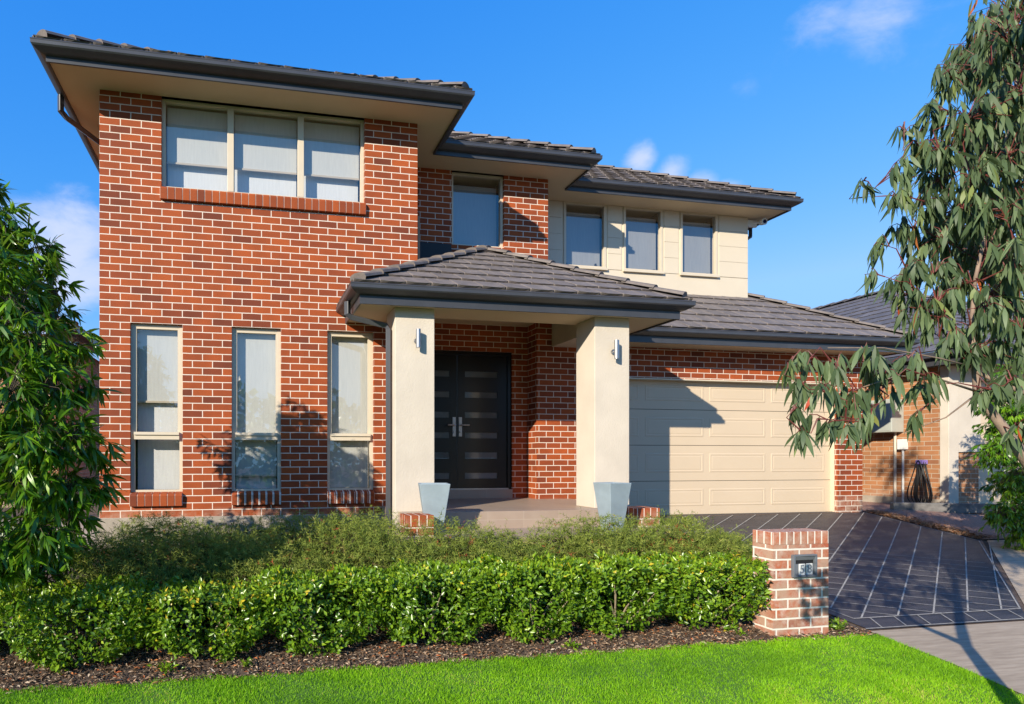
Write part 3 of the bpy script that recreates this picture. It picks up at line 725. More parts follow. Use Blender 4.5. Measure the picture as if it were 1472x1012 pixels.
def text_mesh(ch, size, loc, parent, m, name):
    cu = bpy.data.curves.new(name, 'FONT'); cu.body = ch; cu.size = size; cu.extrude = .0015; cu.align_x = 'CENTER'; cu.align_y = 'CENTER'; cu.offset = .0012
    to = bpy.data.objects.new(name+'_src', cu); COL.objects.link(to)
    dg = bpy.context.evaluated_depsgraph_get(); dg.update(); me = bpy.data.meshes.new_from_object(to.evaluated_get(dg)); bpy.data.objects.remove(to)
    me.materials.clear(); me.materials.append(m)
    o = bpy.data.objects.new(name, me); COL.objects.link(o); o.parent = parent; o.location = loc; o.rotation_euler = (R(90), 0, 0); return o
M_DIG = plain('digit_grey', (.22, .24, .27), .5)
for ch, x, tz in (('5', 6.590, -.268), ('8', 6.668, -.266)):
    mb = MB(); mb.box(x-.032, x+.032, yy-.0155, yy-.0105, tz-.050, tz+.050); pl = mb.build('number_plate', M_WHT, lb, bevel=.002)
    text_mesh(ch, .105, (x, yy-.0165, tz), pl, M_DIG, 'digit')

# ------------------------------------------------------------------ planters and low brick piers
def planter(x, y, z0, z1, wt, wb, rz, label):
    p = empty('planter', (x, y, z0), label, 'planter', 'tapered planters at the porch', rz)
    h = z1-z0; n = 4
    def ring(w, z): return [Vector((sx*w/2, sy*w/2, z)) for sx, sy in ((-1, -1), (1, -1), (1, 1), (-1, 1))]
    mb = MB(); r0, r1, r2, r3 = ring(wb, 0), ring(wt, h), ring(wt-.05, h), ring(wt-.07, h-.06)
    for a, b in ((r0, r1), (r1, r2), (r2, r3)):
        for i in range(4): mb.face([a[i], a[(i+1) % 4], b[(i+1) % 4], b[i]])
    mb.face(r0[::-1])
    mb.build('pot', M_POT, p, bevel=.006)
    mb = MB(); mb.face(ring(wt-.068, h-.055)); mb.build('potting_soil', M_SOIL, p)
planter(3.75, -1.28, -.10, .445, .33, .17, R(-14), 'blue grey tapered planter in front of the column nearest the tall windows')
planter(5.79, -1.45, -.10, .445, .285, .16, R(5), 'blue grey tapered planter in front of the column nearest the garage')
for x0, x1, y0, y1, z, lab in ((3.36, 3.66, -1.56, -1.3, .125, 'low brick pier left of the planter by the downpipe column'), (6.29, 6.60, -1.2, -.9, .125, 'low brick pier right of the planter by the garage door')):
    p = empty('brick_pier', (x0, y0, g(y0)), lab, 'brick pier', 'low brick piers at the porch steps'); iv = Matrix.Translation(Vector((-x0, -y0, -g(y0))))
    mb = MB(); mb.box(x0+.004, x1-.004, y0+.004, y1-.004, g(y0)-.1, z-.1155); o = mb.build('brick_body', M_BR, p); o.matrix_parent_inverse = iv
    mb = MB(); mb.box(x0, x1, y0, y1, z-.115, z, swap=True); o = mb.build('top_course', M_BS, p, bevel=.004); o.matrix_parent_inverse = iv

# ------------------------------------------------------------------ plants
def nrmz(a): return a/np.maximum(np.linalg.norm(a, axis=-1, keepdims=True), 1e-9)
T_LANCE = dict(v=[(0, .04, 0), (.28, .42, .02), (.28, -.42, .02), (.6, .38, .0), (.6, -.38, .0), (.85, .16, -.05), (.85, -.16, -.05), (1, 0, -.11), (0, -.04, 0)],
               f=[(0, 8, 2, 1), (1, 2, 4, 3), (3, 4, 6, 5), (5, 6, 7)])
T_FOLD = dict(v=[(0, 0, 0), (.45, .5, .12), (.5, 0, -.02), (.45, -.5, .12), (1, 0, -.06)], f=[(0, 2, 1), (1, 2, 4), (0, 3, 2), (3, 4, 2)])
T_BLADE = dict(v=[(0, .5, 0), (0, -.5, 0), (.55, .36, .05), (.55, -.36, .05), (1, 0, .22)], f=[(0, 1, 3, 2), (2, 3, 4)])
T_NEEDLE = dict(v=[(0, .5, 0), (0, -.5, 0), (1, 0, 0)], f=[(0, 1, 2)])
def leaves(name, P, D, Nn, Ln, Wd, T, m, parent, rnd, curl=1.0):
    P = np.asarray(P, float); n = len(P); D = nrmz(np.asarray(D, float)); S = nrmz(np.cross(D, Nn)); U = np.cross(S, D)
    tv = np.array(T['v']); k = len(tv)
    V = P[:, None, :]+D[:, None, :]*(tv[None, :, 0:1]*Ln[:, None, None])+S[:, None, :]*(tv[None, :, 1:2]*Wd[:, None, None])+U[:, None, :]*(tv[None, :, 2:3]*(Ln*curl)[:, None, None])
    V = V.reshape(-1, 3)
    loops = np.concatenate([np.array(f) for f in T['f']]); sizes = np.array([len(f) for f in T['f']]); nl = len(loops)
    LI = (loops[None, :]+np.arange(n)[:, None]*k).ravel(); sz = np.tile(sizes, n); st = np.concatenate([[0], np.cumsum(sz)[:-1]])
    me = bpy.data.meshes.new(name); me.vertices.add(len(V)); me.vertices.foreach_set('co', V.astype(np.float32).ravel())
    me.loops.add(len(LI)); me.loops.foreach_set('vertex_index', LI.astype(np.int32)); me.polygons.add(len(sz)); me.polygons.foreach_set('loop_start', st.astype(np.int32))
    uv = me.uv_layers.new(name='UVMap'); uu = np.zeros((n*nl, 2), np.float32); uu[:, 0] = np.repeat(rnd, nl); uu[:, 1] = np.tile(tv[loops, 0], n)
    uv.data.foreach_set('uv', uu.ravel()); me.update(calc_edges=True); me.validate()
    me.materials.append(m)
    me.polygons.foreach_set('use_smooth', [True]*len(me.polygons))
    o = bpy.data.objects.new(name, me); COL.objects.link(o)
    if parent: o.parent = parent; o.matrix_parent_inverse = Matrix.Translation(-parent.location)
    return o
def shift(o, root): o.parent = root; o.matrix_parent_inverse = Matrix.Translation(-root.location); return o
def gv(y): return np.where(y >= .8, -.2, np.where(y >= -3, -.2+(y-.8)*.66/3.8, np.maximum(-1.35, -.86+(y+3)*.19/4)))

# hedge bushes
def hedge_bush(x0, x1, yc, ztop, n, label, seed, yd=.34, yellow=0.0):
    r = np.random.default_rng(seed); xc = (x0+x1)/2; w = (x1-x0)/2+.05; zb = g(yc)
    root = empty('hedge_bush', (xc, yc, zb), label, 'hedge bush', 'clipped hedge bushes in a row')
    m = int(n*3); t = r.random(m)**.85; z = zb+.02+t*(ztop-zb-.02)
    f = .30+.70*np.clip(t/.50, 0, 1)**.75
    a = r.random(m)*2*np.pi; pw = .62
    ca, sa = np.sign(np.cos(a))*np.abs(np.cos(a))**pw, np.sign(np.sin(a))*np.abs(np.sin(a))**pw
    lump = 1+.10*np.sin(7*a+seed)*np.sin(5*t+seed*1.7)+.07*np.sin(13*a-9*t)
    rad = np.where(r.random(m) < .62, r.uniform(.86, 1.02, m), r.random(m)**.6)*lump
    topsel = r.random(m) < .28
    t2 = np.where(topsel, 1-.05*r.random(m), t); z = zb+.02+t2*(ztop-zb-.02); f = .40+.60*np.clip(t2/.50, 0, 1)**.75
    rad = np.where(topsel, np.sqrt(r.random(m))*1.0, rad)
    x = xc+ca*rad*f*w; y = yc+sa*rad*f*yd
    z = z+.025*np.sin(x*9+seed)+.02*np.sin(x*23)+r.normal(0, .013, m)
    # thin random holes
    hole = np.array([mnoise.noise(Vector((a_*5, b_*5, c_*5+seed))) for a_, b_, c_ in zip(x, y, z)])
    keep = hole > -.30
    out = np.stack([ca*f, sa*f*1.1, np.where(topsel, 1.2, .25)+0*x], 1)
    P = np.stack([x, y, z], 1)[keep][:n]; out = nrmz(out[keep][:n]); k = len(P)
    D = nrmz(out*.55+r.normal(0, .75, (k, 3))+np.array([0, 0, .25])); Nn = nrmz(out+r.normal(0, .55, (k, 3))+np.array([0, 0, .5]))
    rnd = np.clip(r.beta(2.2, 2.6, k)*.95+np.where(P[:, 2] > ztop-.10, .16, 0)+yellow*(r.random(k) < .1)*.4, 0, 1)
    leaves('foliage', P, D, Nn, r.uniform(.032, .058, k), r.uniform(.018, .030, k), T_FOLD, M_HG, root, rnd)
    for q in range(5):
        s = MB(); a = r.random()*6.28; b = Vector((xc+r.normal(0, .03), yc+r.normal(0, .03), zb-.02)); e = Vector((xc+math.cos(a)*w*.8, yc+math.sin(a)*yd*.8, zb+(ztop-zb)*r.uniform(.6, .95)))
        md = b.lerp(e, .5)+Vector((0, 0, .04)); s.tube([b, md, e], [.010, .007, .003], 5); shift(s.build('stem', M_STEM), root)
        if q in (0, 1):
            s = MB(); e2 = Vector((xc+(-.6+q*1.2)*w*.8, yc-yd*r.uniform(.6, .95), zb+(ztop-zb)*r.uniform(.45, .7))); s.tube([b, b.lerp(e2, .5)+Vector((0, -.02, .0)), e2], [.008, .006, .0025], 5); shift(s.build('stem', M_STEM), root)
HB = [(.06, 1.03, -.20, 6400, 'yellow green clipped hedge bush at the left end under the dark tree', .2),
      (1.03, 1.86, -.235, 5200, 'clipped hedge bush with yellowing lower leaves, second from the dark tree', 1.0),
      (1.86, 2.80, -.175, 6400, 'clipped hedge bush below the middle tall window, third from the dark tree', .1),
      (2.80, 3.70, -.155, 6600, 'dense clipped hedge bush below the downpipe column, fourth from the dark tree', 0),
      (3.70, 4.56, -.14, 6600, 'dense clipped hedge bush below the front door, fourth from the letterbox pillar', 0),
      (4.52, 5.36, -.15, 6200, 'clipped hedge bush below the planter by the garage, second from the letterbox pillar', .1),
      (5.36, 6.27, -.15, 5400, 'clipped hedge bush with bare splayed stems beside the letterbox pillar', .9)]
HB[4] = (*HB[4][:4], 'dense clipped hedge bush below the front door, third from the letterbox pillar', 0)
for i, (a, b, zt_, n_, lab, yl) in enumerate(HB): hedge_bush(a, b, -2.70, zt_-.075, int(n_*1.05), lab, 20+i, .34, yl)

# feathery shrubs behind the hedge
def feathery():
    r = np.random.default_rng(5)
    def topz(x, y):
        b = np.interp(y, [-2.45, -2.25, -1.95, -1.2, -.6, -.2], [-.26, -.14, .02, .06, .0, -.12])
        b = b+.06*np.sin(x*2.3+1)+.05*np.sin(x*5.1+y*3)+.03*np.sin(x*11+y*7)-.10*np.clip((x-6.0), 0, 2)-.22*np.clip(.9-x, 0, 1)
        return b
    n = 12500; x = r.uniform(.35, 7.15, n); y = np.where(r.random(n) < .5, r.uniform(-2.42, -1.77, n), r.uniform(-2.42, -.25, n)); y = np.where(x > 6.6, np.minimum(y, -1.0-.0*y), y)
    ok = ~((x > 3.25) & (x < 6.75) & (y > -1.76)) & ~((x > 6.7) & (y > -1.0)); x, y = x[ok], y[ok]; n = len(x)
    tz = topz(x, y); z0 = gv(y)
    zb = z0+(tz-z0)*r.uniform(.25, 1.0, n)**.6
    d = nrmz(np.stack([r.normal(0, .6, n), r.normal(-.15, .6, n), r.uniform(.3, 1.1, n)], 1)); ln = r.uniform(.10, .24, n)
    P, D, Nn, Ln, Wd, Rd = [], [], [], [], [], []
    K = 15; base = r.beta(2, 2.4, n)*.85
    patch = np.array([mnoise.noise(Vector((a*1.4, b*1.4, 3.3))) for a, b in zip(x, y)])
    redp = np.clip(patch*2.2, 0, 1)*.0+(r.random(n) < .05+.16*np.clip(patch*3, 0, 1))*.5
    for k in range(K):
        t = (k+.5)/K; p = np.stack([x, y, zb], 1)+d*(ln*t)[:, None]; p[:, 2] -= .05*t*t
        sd = nrmz(np.cross(d, r.normal(0, 1, (n, 3)))); dd = nrmz(d*.55+sd)
        P.append(p); D.append(dd); Nn.append(nrmz(r.normal(0, 1, (n, 3)))); Ln.append(r.uniform(.030, .060, n)*(1.15-t*.5)); Wd.append(r.uniform(.004, .0075, n)); Rd.append(np.clip(base+redp*(t > .5)+r.normal(0, .05, n), 0, 1))
    P, D, Nn = map(np.concatenate, (P, D, Nn)); Ln, Wd, Rd = map(np.concatenate, (Ln, Wd, Rd))
    o = leaves('feathery_shrubs', P, D, Nn, Ln, Wd, T_NEEDLE, M_SH, None, Rd)
    tag(o, 'low feathery green and reddish shrubs massed between hedge and house', 'shrubs', kind='stuff')
    # twiggy litter inside
    n2 = 15000; x = r.uniform(.4, 7.1, n2); y = np.where(r.random(n2) < .5, r.uniform(-2.4, -1.8, n2), r.uniform(-2.35, -.3, n2)); ok = ~((x > 3.25) & (x < 6.75) & (y > -1.76)) & ~((x > 6.7) & (y > -1.0)); x, y = x[ok], y[ok]; n2 = len(x)
    z0 = gv(y); z = z0+(topz(x, y)-z0)*r.uniform(0, .8, n2)
    o2 = leaves('shrub_underlayer', np.stack([x, y, z], 1), r.normal(0, 1, (n2, 3))*np.array([1, 1, .5]), r.normal(0, 1, (n2, 3)), r.uniform(.10, .2, n2), r.uniform(.015, .03, n2), T_BLADE, leaf_mat('dry_twig', ((0, (.03, .03, .012)), (.6, (.06, .07, .02)), (1, (.12, .08, .04))), .8, .05, spec=.1), None, r.random(n2))
    tag(o2, 'twiggy undergrowth below the feathery shrubs', 'undergrowth', kind='stuff')
feathery()

# grass
def grass():
    r = np.random.default_rng(9)
    def area(n, x0, x1, y0, y1):
        x = r.uniform(x0, x1, n); y = r.uniform(y0, y1, n); return x, y
    x1_, y1_ = area(300000, -.7, 7.35, -4.75, -3.0); x2, y2 = area(70000, -6, 7.0, -8.6, -4.75); x3, y3 = area(22000, -8, -.7, -4.75, -3.0)
    x = np.concatenate([x1_, x2, x3]); y = np.concatenate([y1_, y2, y3])
    edge_y = -3.06+.018*np.sin(x*6)+.02*np.sin(x*17+1)+r.normal(0, .012, len(x)); edge_x = np.interp(-y, [3.1, 3.7, 4.3, 6, 12], [7.28, 7.15, 6.96, 6.38, 5.58])+r.normal(0, .012, len(x))
    dens = np.array([mnoise.noise(Vector((a*2.2, b*2.2, 0))) for a, b in zip(x, y)])
    ok = (y < edge_y) & (x < edge_x) & (r.random(len(x)) < .86+dens*.4); x, y, dens = x[ok], y[ok], dens[ok]; n = len(x)
    far = y < -4.75
    D = nrmz(np.stack([r.normal(0, .42, n), r.normal(0, .42, n), np.ones(n)], 1)); Nn = np.stack([r.normal(0, 1, n), r.normal(-.4, 1, n), r.normal(0, .3, n)], 1)
    h = r.uniform(.014, .032, n)*(1+dens*.5); w = np.where(far, .008, .0034)*r.uniform(.8, 1.3, n)
    big = np.array([mnoise.noise(Vector((a*.9+5, b*1.3, 2)))+.6*mnoise.noise(Vector((a*4, b*4, 9))) for a, b in zip(x, y)])
    rnd = np.clip(r.beta(2.2, 2.6, n)*.9+big*.55+np.where(r.random(n) < .035, .5, 0), 0, 1)
    o = leaves('grass', np.stack([x, y, gv(y)+.004], 1), D, Nn, h, w, T_BLADE, M_GR, None, rnd)
    tag(o, 'bright green short lawn grass in front of the hedge', 'grass', kind='stuff')
grass()

# mulch chips, fallen leaves and small weeds
def mulch():
    r = np.random.default_rng(13); n = 26000
    x = r.uniform(-1.5, 7.3, n); y = r.uniform(-3.10, -2.25, n); keep = (x < 7.25-(y+3.0)*-.05) | (y < -2.95); x, y = x[keep], y[keep]; n = len(x)
    hgt = .012+.018*np.array([max(0, mnoise.noise(Vector((a*3, b*3, 7)))) for a, b in zip(x, y)])
    D = np.stack([r.normal(0, 1, n), r.normal(0, 1, n), r.normal(0, .22, n)], 1); Nn = np.stack([r.normal(0, .35, n), r.normal(0, .35, n), np.ones(n)], 1)
    m = leaf_mat('bark_chip', ((0, (.06, .034, .02)), (.3, (.17, .105, .065)), (.65, (.32, .22, .145)), (.88, (.52, .41, .30)), (.95, (.50, .20, .07)), (1, (.55, .14, .05))), .9, .0, spec=.1)
    o = leaves('bark_mulch', np.stack([x, y, gv(y)+r.uniform(0, 1, n)*hgt+.004], 1), D, Nn, r.uniform(.014, .050, n), r.uniform(.006, .017, n), T_FOLD, m, None, r.random(n))
    tag(o, 'brown bark mulch strip between hedge and lawn', 'mulch', kind='stuff')
    # gravelly litter along the right edge of the drive
    n = 3500; t = r.random(n); x = 12.16+r.exponential(.10, n); y = -.72+1.5*t
    o = leaves('fallen_leaves', np.stack([x, y, gv(y)+.022+r.random(n)*.012], 1), np.stack([r.normal(0, 1, n), r.normal(0, 1, n), r.normal(0, .3, n)], 1), np.stack([r.normal(0, .5, n), r.normal(0, .5, n), np.ones(n)], 1), r.uniform(.02, .06, n), r.uniform(.008, .02, n), T_FOLD, leaf_mat('dead_leaf', ((0, (.25, .15, .09)), (.5, (.45, .30, .20)), (.8, (.5, .22, .10)), (1, (.12, .08, .05))), .9, 0, spec=.1), None, r.random(n))
    tag(o, 'dry fallen leaves and gravel along the driveway edge', 'leaf litter', kind='stuff')
mulch()
def weed(x, y, n, h, label, seed):
    r = np.random.default_rng(seed); root = empty('weed', (x, y, g(y)), label, 'weed', 'small weeds in the mulch')
    P = np.stack([x+r.normal(0, h*.35, n), y+r.normal(0, h*.3, n), g(y)+r.uniform(.0, h*.6, n)], 1); D = nrmz(np.stack([r.normal(0, 1, n), r.normal(0, 1, n), r.uniform(.1, 1, n)], 1))
    leaves('foliage', P, D, np.stack([r.normal(0, .4, n), r.normal(0, .4, n), np.ones(n)], 1), r.uniform(.03, .06, n), r.uniform(.012, .022, n), T_FOLD, M_HG, root, np.clip(r.random(n)*.5+.35, 0, 1))
weed(7.02, -2.93, 90, .14, 'leafy weed at the foot of the letterbox pillar on its driveway side', 1)
weed(6.02, -2.92, 26, .07, 'tiny bright weed in the mulch just left of the letterbox pillar', 2)
weed(1.18, -2.94, 70, .12, 'sprawling grey green weed between the first two hedge bushes', 3)
weed(4.38, -2.95, 30, .07, 'tiny weed in the mulch below the front door bushes', 4)
weed(1.75, -2.92, 30, .07, 'tiny weed in the mulch below the yellowing hedge bush', 5)

# trees
def tree(root, clusters, trunk_pts, trunk_r, bark, twig, lm, per, llen, lwid, seed, droop=.6, whorl=True, spread=1.0, thick=.010):
    r = np.random.default_rng(seed)
    t = MB(); t.tube(trunk_pts, trunk_r, 10); shift(t.build('trunk', bark, smooth=True), root)
    P, D, Nn, Ln, Wd, Rd = [], [], [], [], [], []
    tw = MB()
    tp = [Vector(p) for p in trunk_pts]
    base = list(tp[1:]); clusters = sorted(clusters, key=lambda q: min((Vector(q[0])-p).length for p in base)); nodes = list(base)
    for ci, (c, rad) in enumerate(clusters):
        c = Vector(c); src = min(nodes, key=lambda p: (p-c).length*(1+.0*p.z)+max(0, p.z-c.z)*.7)
        nodes.append(c)
        mid = src.lerp(c, .5)+Vector(r.normal(0, .04, 3)); mid.z += .10*(c-src).length
        L0 = (c-src).length; b0 = .003+thick*L0; nodes.append(mid)
        tw.tube([src, src.lerp(mid, .5), mid, mid.lerp(c, .6), c], [b0, b0*.8, b0*.55, b0*.35, .004], 5, cap=False)
        ns = max(3, int(per*(rad/.2)**1.7))
        for s in range(ns):
            o = Vector(r.normal(0, 1, 3)); o.normalize(); o *= rad*(r.random()**.45); o.x *= spread
            e = c+o; a = mid.lerp(c, r.uniform(.3, 1.0)); m2 = a.lerp(e, .55)+Vector((0, 0, .04*rad/.2))
            tw.tube([a, m2, e], [.003, .0022, .0013], 4, cap=False)
            dirn = (e-m2).normalized(); k = int(r.integers(7, 13)) if whorl else int(r.integers(5, 9))
            cb = r.beta(2, 2.5)
            for q in range(k):
                u = r.uniform(.0, 1.0) if whorl else r.uniform(-.3, 1)
                p = m2.lerp(e, .35+.65*u) if u > 0 else a.lerp(m2, 1+u)
                rd = Vector(r.normal(0, 1, 3)); rd -= dirn*rd.dot(dirn); rd.normalize()
                d = dirn*r.uniform(.2, .8)+rd*r.uniform(.4, .9)+Vector((0, 0, -droop*r.uniform(.6, 1.4))) if whorl else dirn*r.uniform(0, .45)+rd*r.uniform(.15, .6)+Vector((0, 0, -r.uniform(.6, 1.5)))
                P.append(p); D.append(d); Nn.append(Vector(r.normal(0, .45, 3))+Vector((0, 0, 1))*(.9-.5*droop)+rd*(.5*droop)); Ln.append(llen*r.uniform(.5, 1.15)); Wd.append(lwid*r.uniform(.75, 1.2)); Rd.append(min(1, max(0, cb*.8+r.normal(0, .12)+(r.random() < .03)*.35)))
    shift(tw.build('branches', twig), root)
    leaves('crown', np.array(P), np.array(D), np.array(Nn), np.array(Ln), np.array(Wd), T_LANCE, lm, root, np.array(Rd))
    return len(P)
rt = np.random.default_rng(3)
# left tree: clusters are points in the crown given by where they stand
def clus(lst, ref=1.0):
    out = []
    for u, v, dpt, rpx in lst: out.append((at(u, v, dpt), rpx/F_PX*dpt))
    return out
LT = [(10, 330, 4.3, 45), (-40, 300, 4.3, 60), (45, 370, 4.3, 45), (-10, 410, 4.0, 60), (75, 410, 4.4, 35), (30, 450, 4.0, 55), (80, 460, 4.3, 35), (60, 500, 3.9, 50), (112, 500, 4.1, 32), (-20, 500, 3.8, 60), (20, 560, 3.7, 60), (85, 560, 3.9, 50), (125, 560, 4.1, 30), (50, 630, 3.7, 60), (110, 630, 3.9, 42), (140, 650, 4.1, 25), (-20, 620, 3.7, 70), (20, 700, 3.7, 60), (90, 700, 3.9, 50), (135, 700, 4.1, 30), (60, 770, 3.8, 55), (100, 745, 4.0, 32), (0, 790, 3.7, 60), (0, 830, 3.75, 40), (-60, 700, 3.8, 80), (-80, 500, 3.9, 90), (-70, 380, 4.2, 80), (-120, 600, 4.2, 90), (-50, 275, 4.4, 45), (-100, 430, 4.3, 70), (-20, 330, 4.5, 50), (-60, 360, 4.3, 60), (-110, 520, 4.2, 70), (-130, 400, 4.4, 60), (30, 400, 4.8, 60), (60, 520, 4.7, 60), (80, 620, 4.7, 60), (60, 720, 4.6, 60), (0, 480, 4.9, 80), (-10, 650, 4.8, 90), (-100, 780, 4.1, 80), (15, 800, 4.7, 60), (70, 800, 4.8, 50), (110, 790, 4.9, 36), (-30, 850, 4.5, 70), (40, 860, 4.4, 45), (95, 850, 4.6, 30), (-60, 900, 4.3, 70)]
rootL = empty('dark_leaved_tree', tuple(at(-45, 900, 4.2).xy)+(g(-2.9),), 'dense dark green tree with drooping lance leaves at the left edge', 'tree')
bz = rootL.location
tree(rootL, clus(LT), [(bz.x, bz.y, bz.z), (bz.x+.03, bz.y+.02, bz.z+.8), (bz.x-.02, bz.y+.02, bz.z+1.7), (bz.x-.06, bz.y+.04, bz.z+2.6), (bz.x-.15, bz.y+.05, bz.z+3.6)], [.07, .06, .05, .035, .02], M_BK2, M_BK2, M_LT, 23, .150, .029, 31, droop=.5)
# gum tree on the right, trunk out of frame
GT = [(1455, 15, 3.5, 60), (1405, 45, 3.3, 40), (1365, 110, 3.2, 35), (1425, 100, 3.2, 55), (1350, 165, 3.1, 30), (1395, 180, 3.1, 50), (1455, 170, 3.3, 55), (1300, 175, 3.0, 16), (1325, 215, 3.0, 25), (1245, 255, 2.9, 17), (1290, 240, 2.9, 20), (1285, 285, 2.9, 26), (1345, 260, 3.0, 45), (1400, 280, 3.1, 50), (1455, 280, 3.2, 50), (1300, 330, 3.0, 30), (1350, 345, 3.0, 40), (1420, 360, 3.0, 50), (1265, 350, 2.9, 15), (1255, 392, 2.8, 15), (1300, 395, 2.9, 28), (1370, 410, 2.9, 45), (1440, 430, 2.9, 45), (1320, 445, 2.8, 22), (1400, 470, 2.8, 28), (1465, 350, 3.4, 60), (1430, 210, 3.5, 60), (1385, 340, 3.4, 50),
      (1300, 425, 2.85, 30), (1335, 468, 2.8, 28), (1365, 500, 2.75, 24), (1395, 505, 2.7, 26), (1435, 500, 2.7, 30), (1310, 385, 2.85, 26), (1345, 430, 2.8, 30), (1425, 560, 2.6, 20), (1140, 512, 2.45, 14), (1150, 548, 2.45, 20), (1145, 585, 2.4, 14), (1275, 530, 2.55, 22), (1305, 515, 2.6, 20), (1330, 540, 2.6, 16), (1250, 590, 2.5, 22), (1165, 515, 2.5, 18), (1195, 520, 2.5, 28), (1240, 520, 2.5, 30), (1180, 560, 2.45, 24), (1225, 565, 2.5, 32), (1265, 560, 2.6, 18), (1175, 602, 2.4, 14), (1215, 605, 2.45, 24), (1150, 618, 2.4, 7), (1455, 545, 2.6, 26), (1462, 610, 2.5, 22), (1320, 555, 2.7, 9), (1310, 600, 2.7, 6),
      (1440, 50, 2.8, 45), (1460, 130, 2.8, 45), (1415, 160, 2.8, 38), (1450, 220, 2.8, 45), (1440, 300, 2.75, 42), (1400, 250, 2.8, 36), (1462, 370, 2.7, 42), (1420, 440, 2.65, 34), (1385, 300, 2.8, 32), (1350, 215, 2.9, 26), (1330, 290, 2.9, 26), (1345, 390, 2.8, 28), (1375, 470, 2.7, 22), (1470, 470, 2.6, 36), (1470, 100, 3.6, 60), (1400, 90, 3.6, 50), (1465, 230, 3.6, 60), (1380, 200, 3.4, 45), (1410, 320, 3.5, 50), (1465, 400, 3.3, 55), (1350, 310, 3.3, 40), (1400, 400, 3.2, 45), (1440, 60, 3.9, 60), (1460, 480, 3.0, 35), (1540, 60, 3.5, 90), (1560, 250, 3.4, 90), (1540, 420, 3.2, 80), (1510, -80, 3.7, 70), (1600, -60, 3.7, 100), (1640, 150, 3.6, 100), (1560, 560, 2.9, 60), (1650, 350, 3.4, 100), (1540, -200, 3.8, 90)]
gb = Vector((5.75, -5.25, 0)); gb.z = g(gb.y)
rootG = empty('gum_tree', tuple(gb), 'gum tree with drooping grey green leaves and red twigs at the right edge', 'tree')
tr = [gb, gb+Vector((-.02, .05, .6)), at(1590, 760, 2.55), at(1480, 668, 2.6), at(1440, 612, 2.65), at(1405, 566, 2.7), at(1401, 520, 2.72), at(1396, 470, 2.75), at(1402, 400, 2.85), at(1425, 300, 3.0), at(1450, 180, 3.2), at(1475, 40, 3.4), at(1500, -120, 3.6)]
gsh = [((4.9+.0*i+a, -6.0+b, 2.1+c), .42) for i, (a, b, c) in enumerate(((0, 0, 0), (.6, -.3, .4), (.5, .5, .2), (-.2, .5, .7), (.9, .2, .9), (.2, -.4, 1.0), (1.2, .6, .3), (.8, .9, 1.0), (-.3, -.3, .3), (1.5, .1, .8), (1.6, .9, .9), (.3, .9, 1.4), (1.1, 0, 1.5), (1.9, .5, .4)))]
gsh = [((x+.5, y-.15, z), r) for (x, y, z), r in gsh]
gsh = [q for q in gsh if (lambda v: v.dot(RT)/max(.1, v.dot(FW)))(Vector(q[0])-CAM) > 1.38]
tree(rootG, clus(GT)+gsh, tr, [.06, .055, .04, .024, .020, .016, .012, .009, .008, .006, .005, .004, .004], M_BK, M_TW, M_EU, 30, .125, .020, 47, droop=1.25, whorl=False, thick=.005)
mb = MB()
mb.tube([at(1590, 760, 2.55), at(1620, 500, 3.0), at(1590, 200, 3.4), at(1570, -50, 3.6)], [.045, .035, .025, .015], 8); mb.tube([at(1402, 562, 2.7), at(1350, 545, 2.65), at(1290, 540, 2.6), at(1230, 560, 2.5)], [.006, .0045, .003, .002], 6)
mb.tube([at(1401, 528, 2.72), at(1350, 515, 2.65), at(1270, 500, 2.55), at(1190, 500, 2.5)], [.0045, .0035, .0025, .0015], 6); mb.tube([at(1405, 566, 2.7), at(1360, 600, 2.7), at(1300, 622, 2.7)], [.005, .003, .0015], 5); mb.tube([at(1405, 535, 2.7), at(1450, 556, 2.65), at(1500, 575, 2.6)], [.009, .010, .012], 6)
shift(mb.build('limb', M_BK, smooth=True), rootG)
# bushy tree beyond the drive at the right
RT_ = [(u, v, d_, r_) for u, v, d_, r_ in [(1432, 580, 8.1, 24), (1428, 655, 8.0, 24), (1425, 615, 8.2, 18), (1440, 745, 7.8, 26), (1470, 600, 7.9, 36), (1472, 680, 7.8, 38), (1478, 740, 7.8, 36), (1440, 590, 8.2, 26), (1470, 570, 8.4, 40), (1435, 640, 8.0, 24), (1465, 640, 8.1, 36), (1445, 700, 7.9, 26), (1475, 700, 8.0, 34), (1462, 760, 7.8, 24), (1450, 730, 7.8, 22), (1500, 620, 8.3, 50), (1510, 730, 8.0, 50), (1480, 540, 8.6, 40), (1520, 560, 8.5, 50), (1470, 780, 7.8, 22)]]
pb = at(1485, 790, 8.1); rootR = empty('bushy_tree', (pb.x, pb.y, g(pb.y)), 'bright green bushy tree beyond the driveway at the right edge', 'tree')
tree(rootR, clus(RT_), [(pb.x, pb.y, g(pb.y)), (pb.x, pb.y, .6), (pb.x, pb.y, 1.8)], [.06, .05, .03], M_BK2, M_BK2, M_LT, 34, .10, .024, 53, droop=.8)
# far treetop over the neighbour's roof
pf = at(1216, 441, 40); rootF = empty('distant_tree', (pf.x, pf.y, -.2), 'tiny dark treetop just above the neighbouring roof ridge', 'tree')
r_ = np.random.default_rng(77); n_ = 900
mb = MB(); mb.tube([(pf.x, pf.y, -.2), (pf.x, pf.y, pf.z)], [.3, .1], 8); shift(mb.build('trunk', M_BK2), rootF)
o_ = r_.normal(0, 1, (n_, 3)); o_ = nrmz(o_)*(r_.random(n_)**.4)[:, None]*np.array([1.3, 1.3, 1.5])
leaves('crown', np.array(pf)+np.array([0, 0, -1.3])+o_, r_.normal(0, 1, (n_, 3)), r_.normal(0, 1, (n_, 3)), np.full(n_, .4), np.full(n_, .2), T_FOLD, M_LT, rootF, r_.random(n_)*.5)


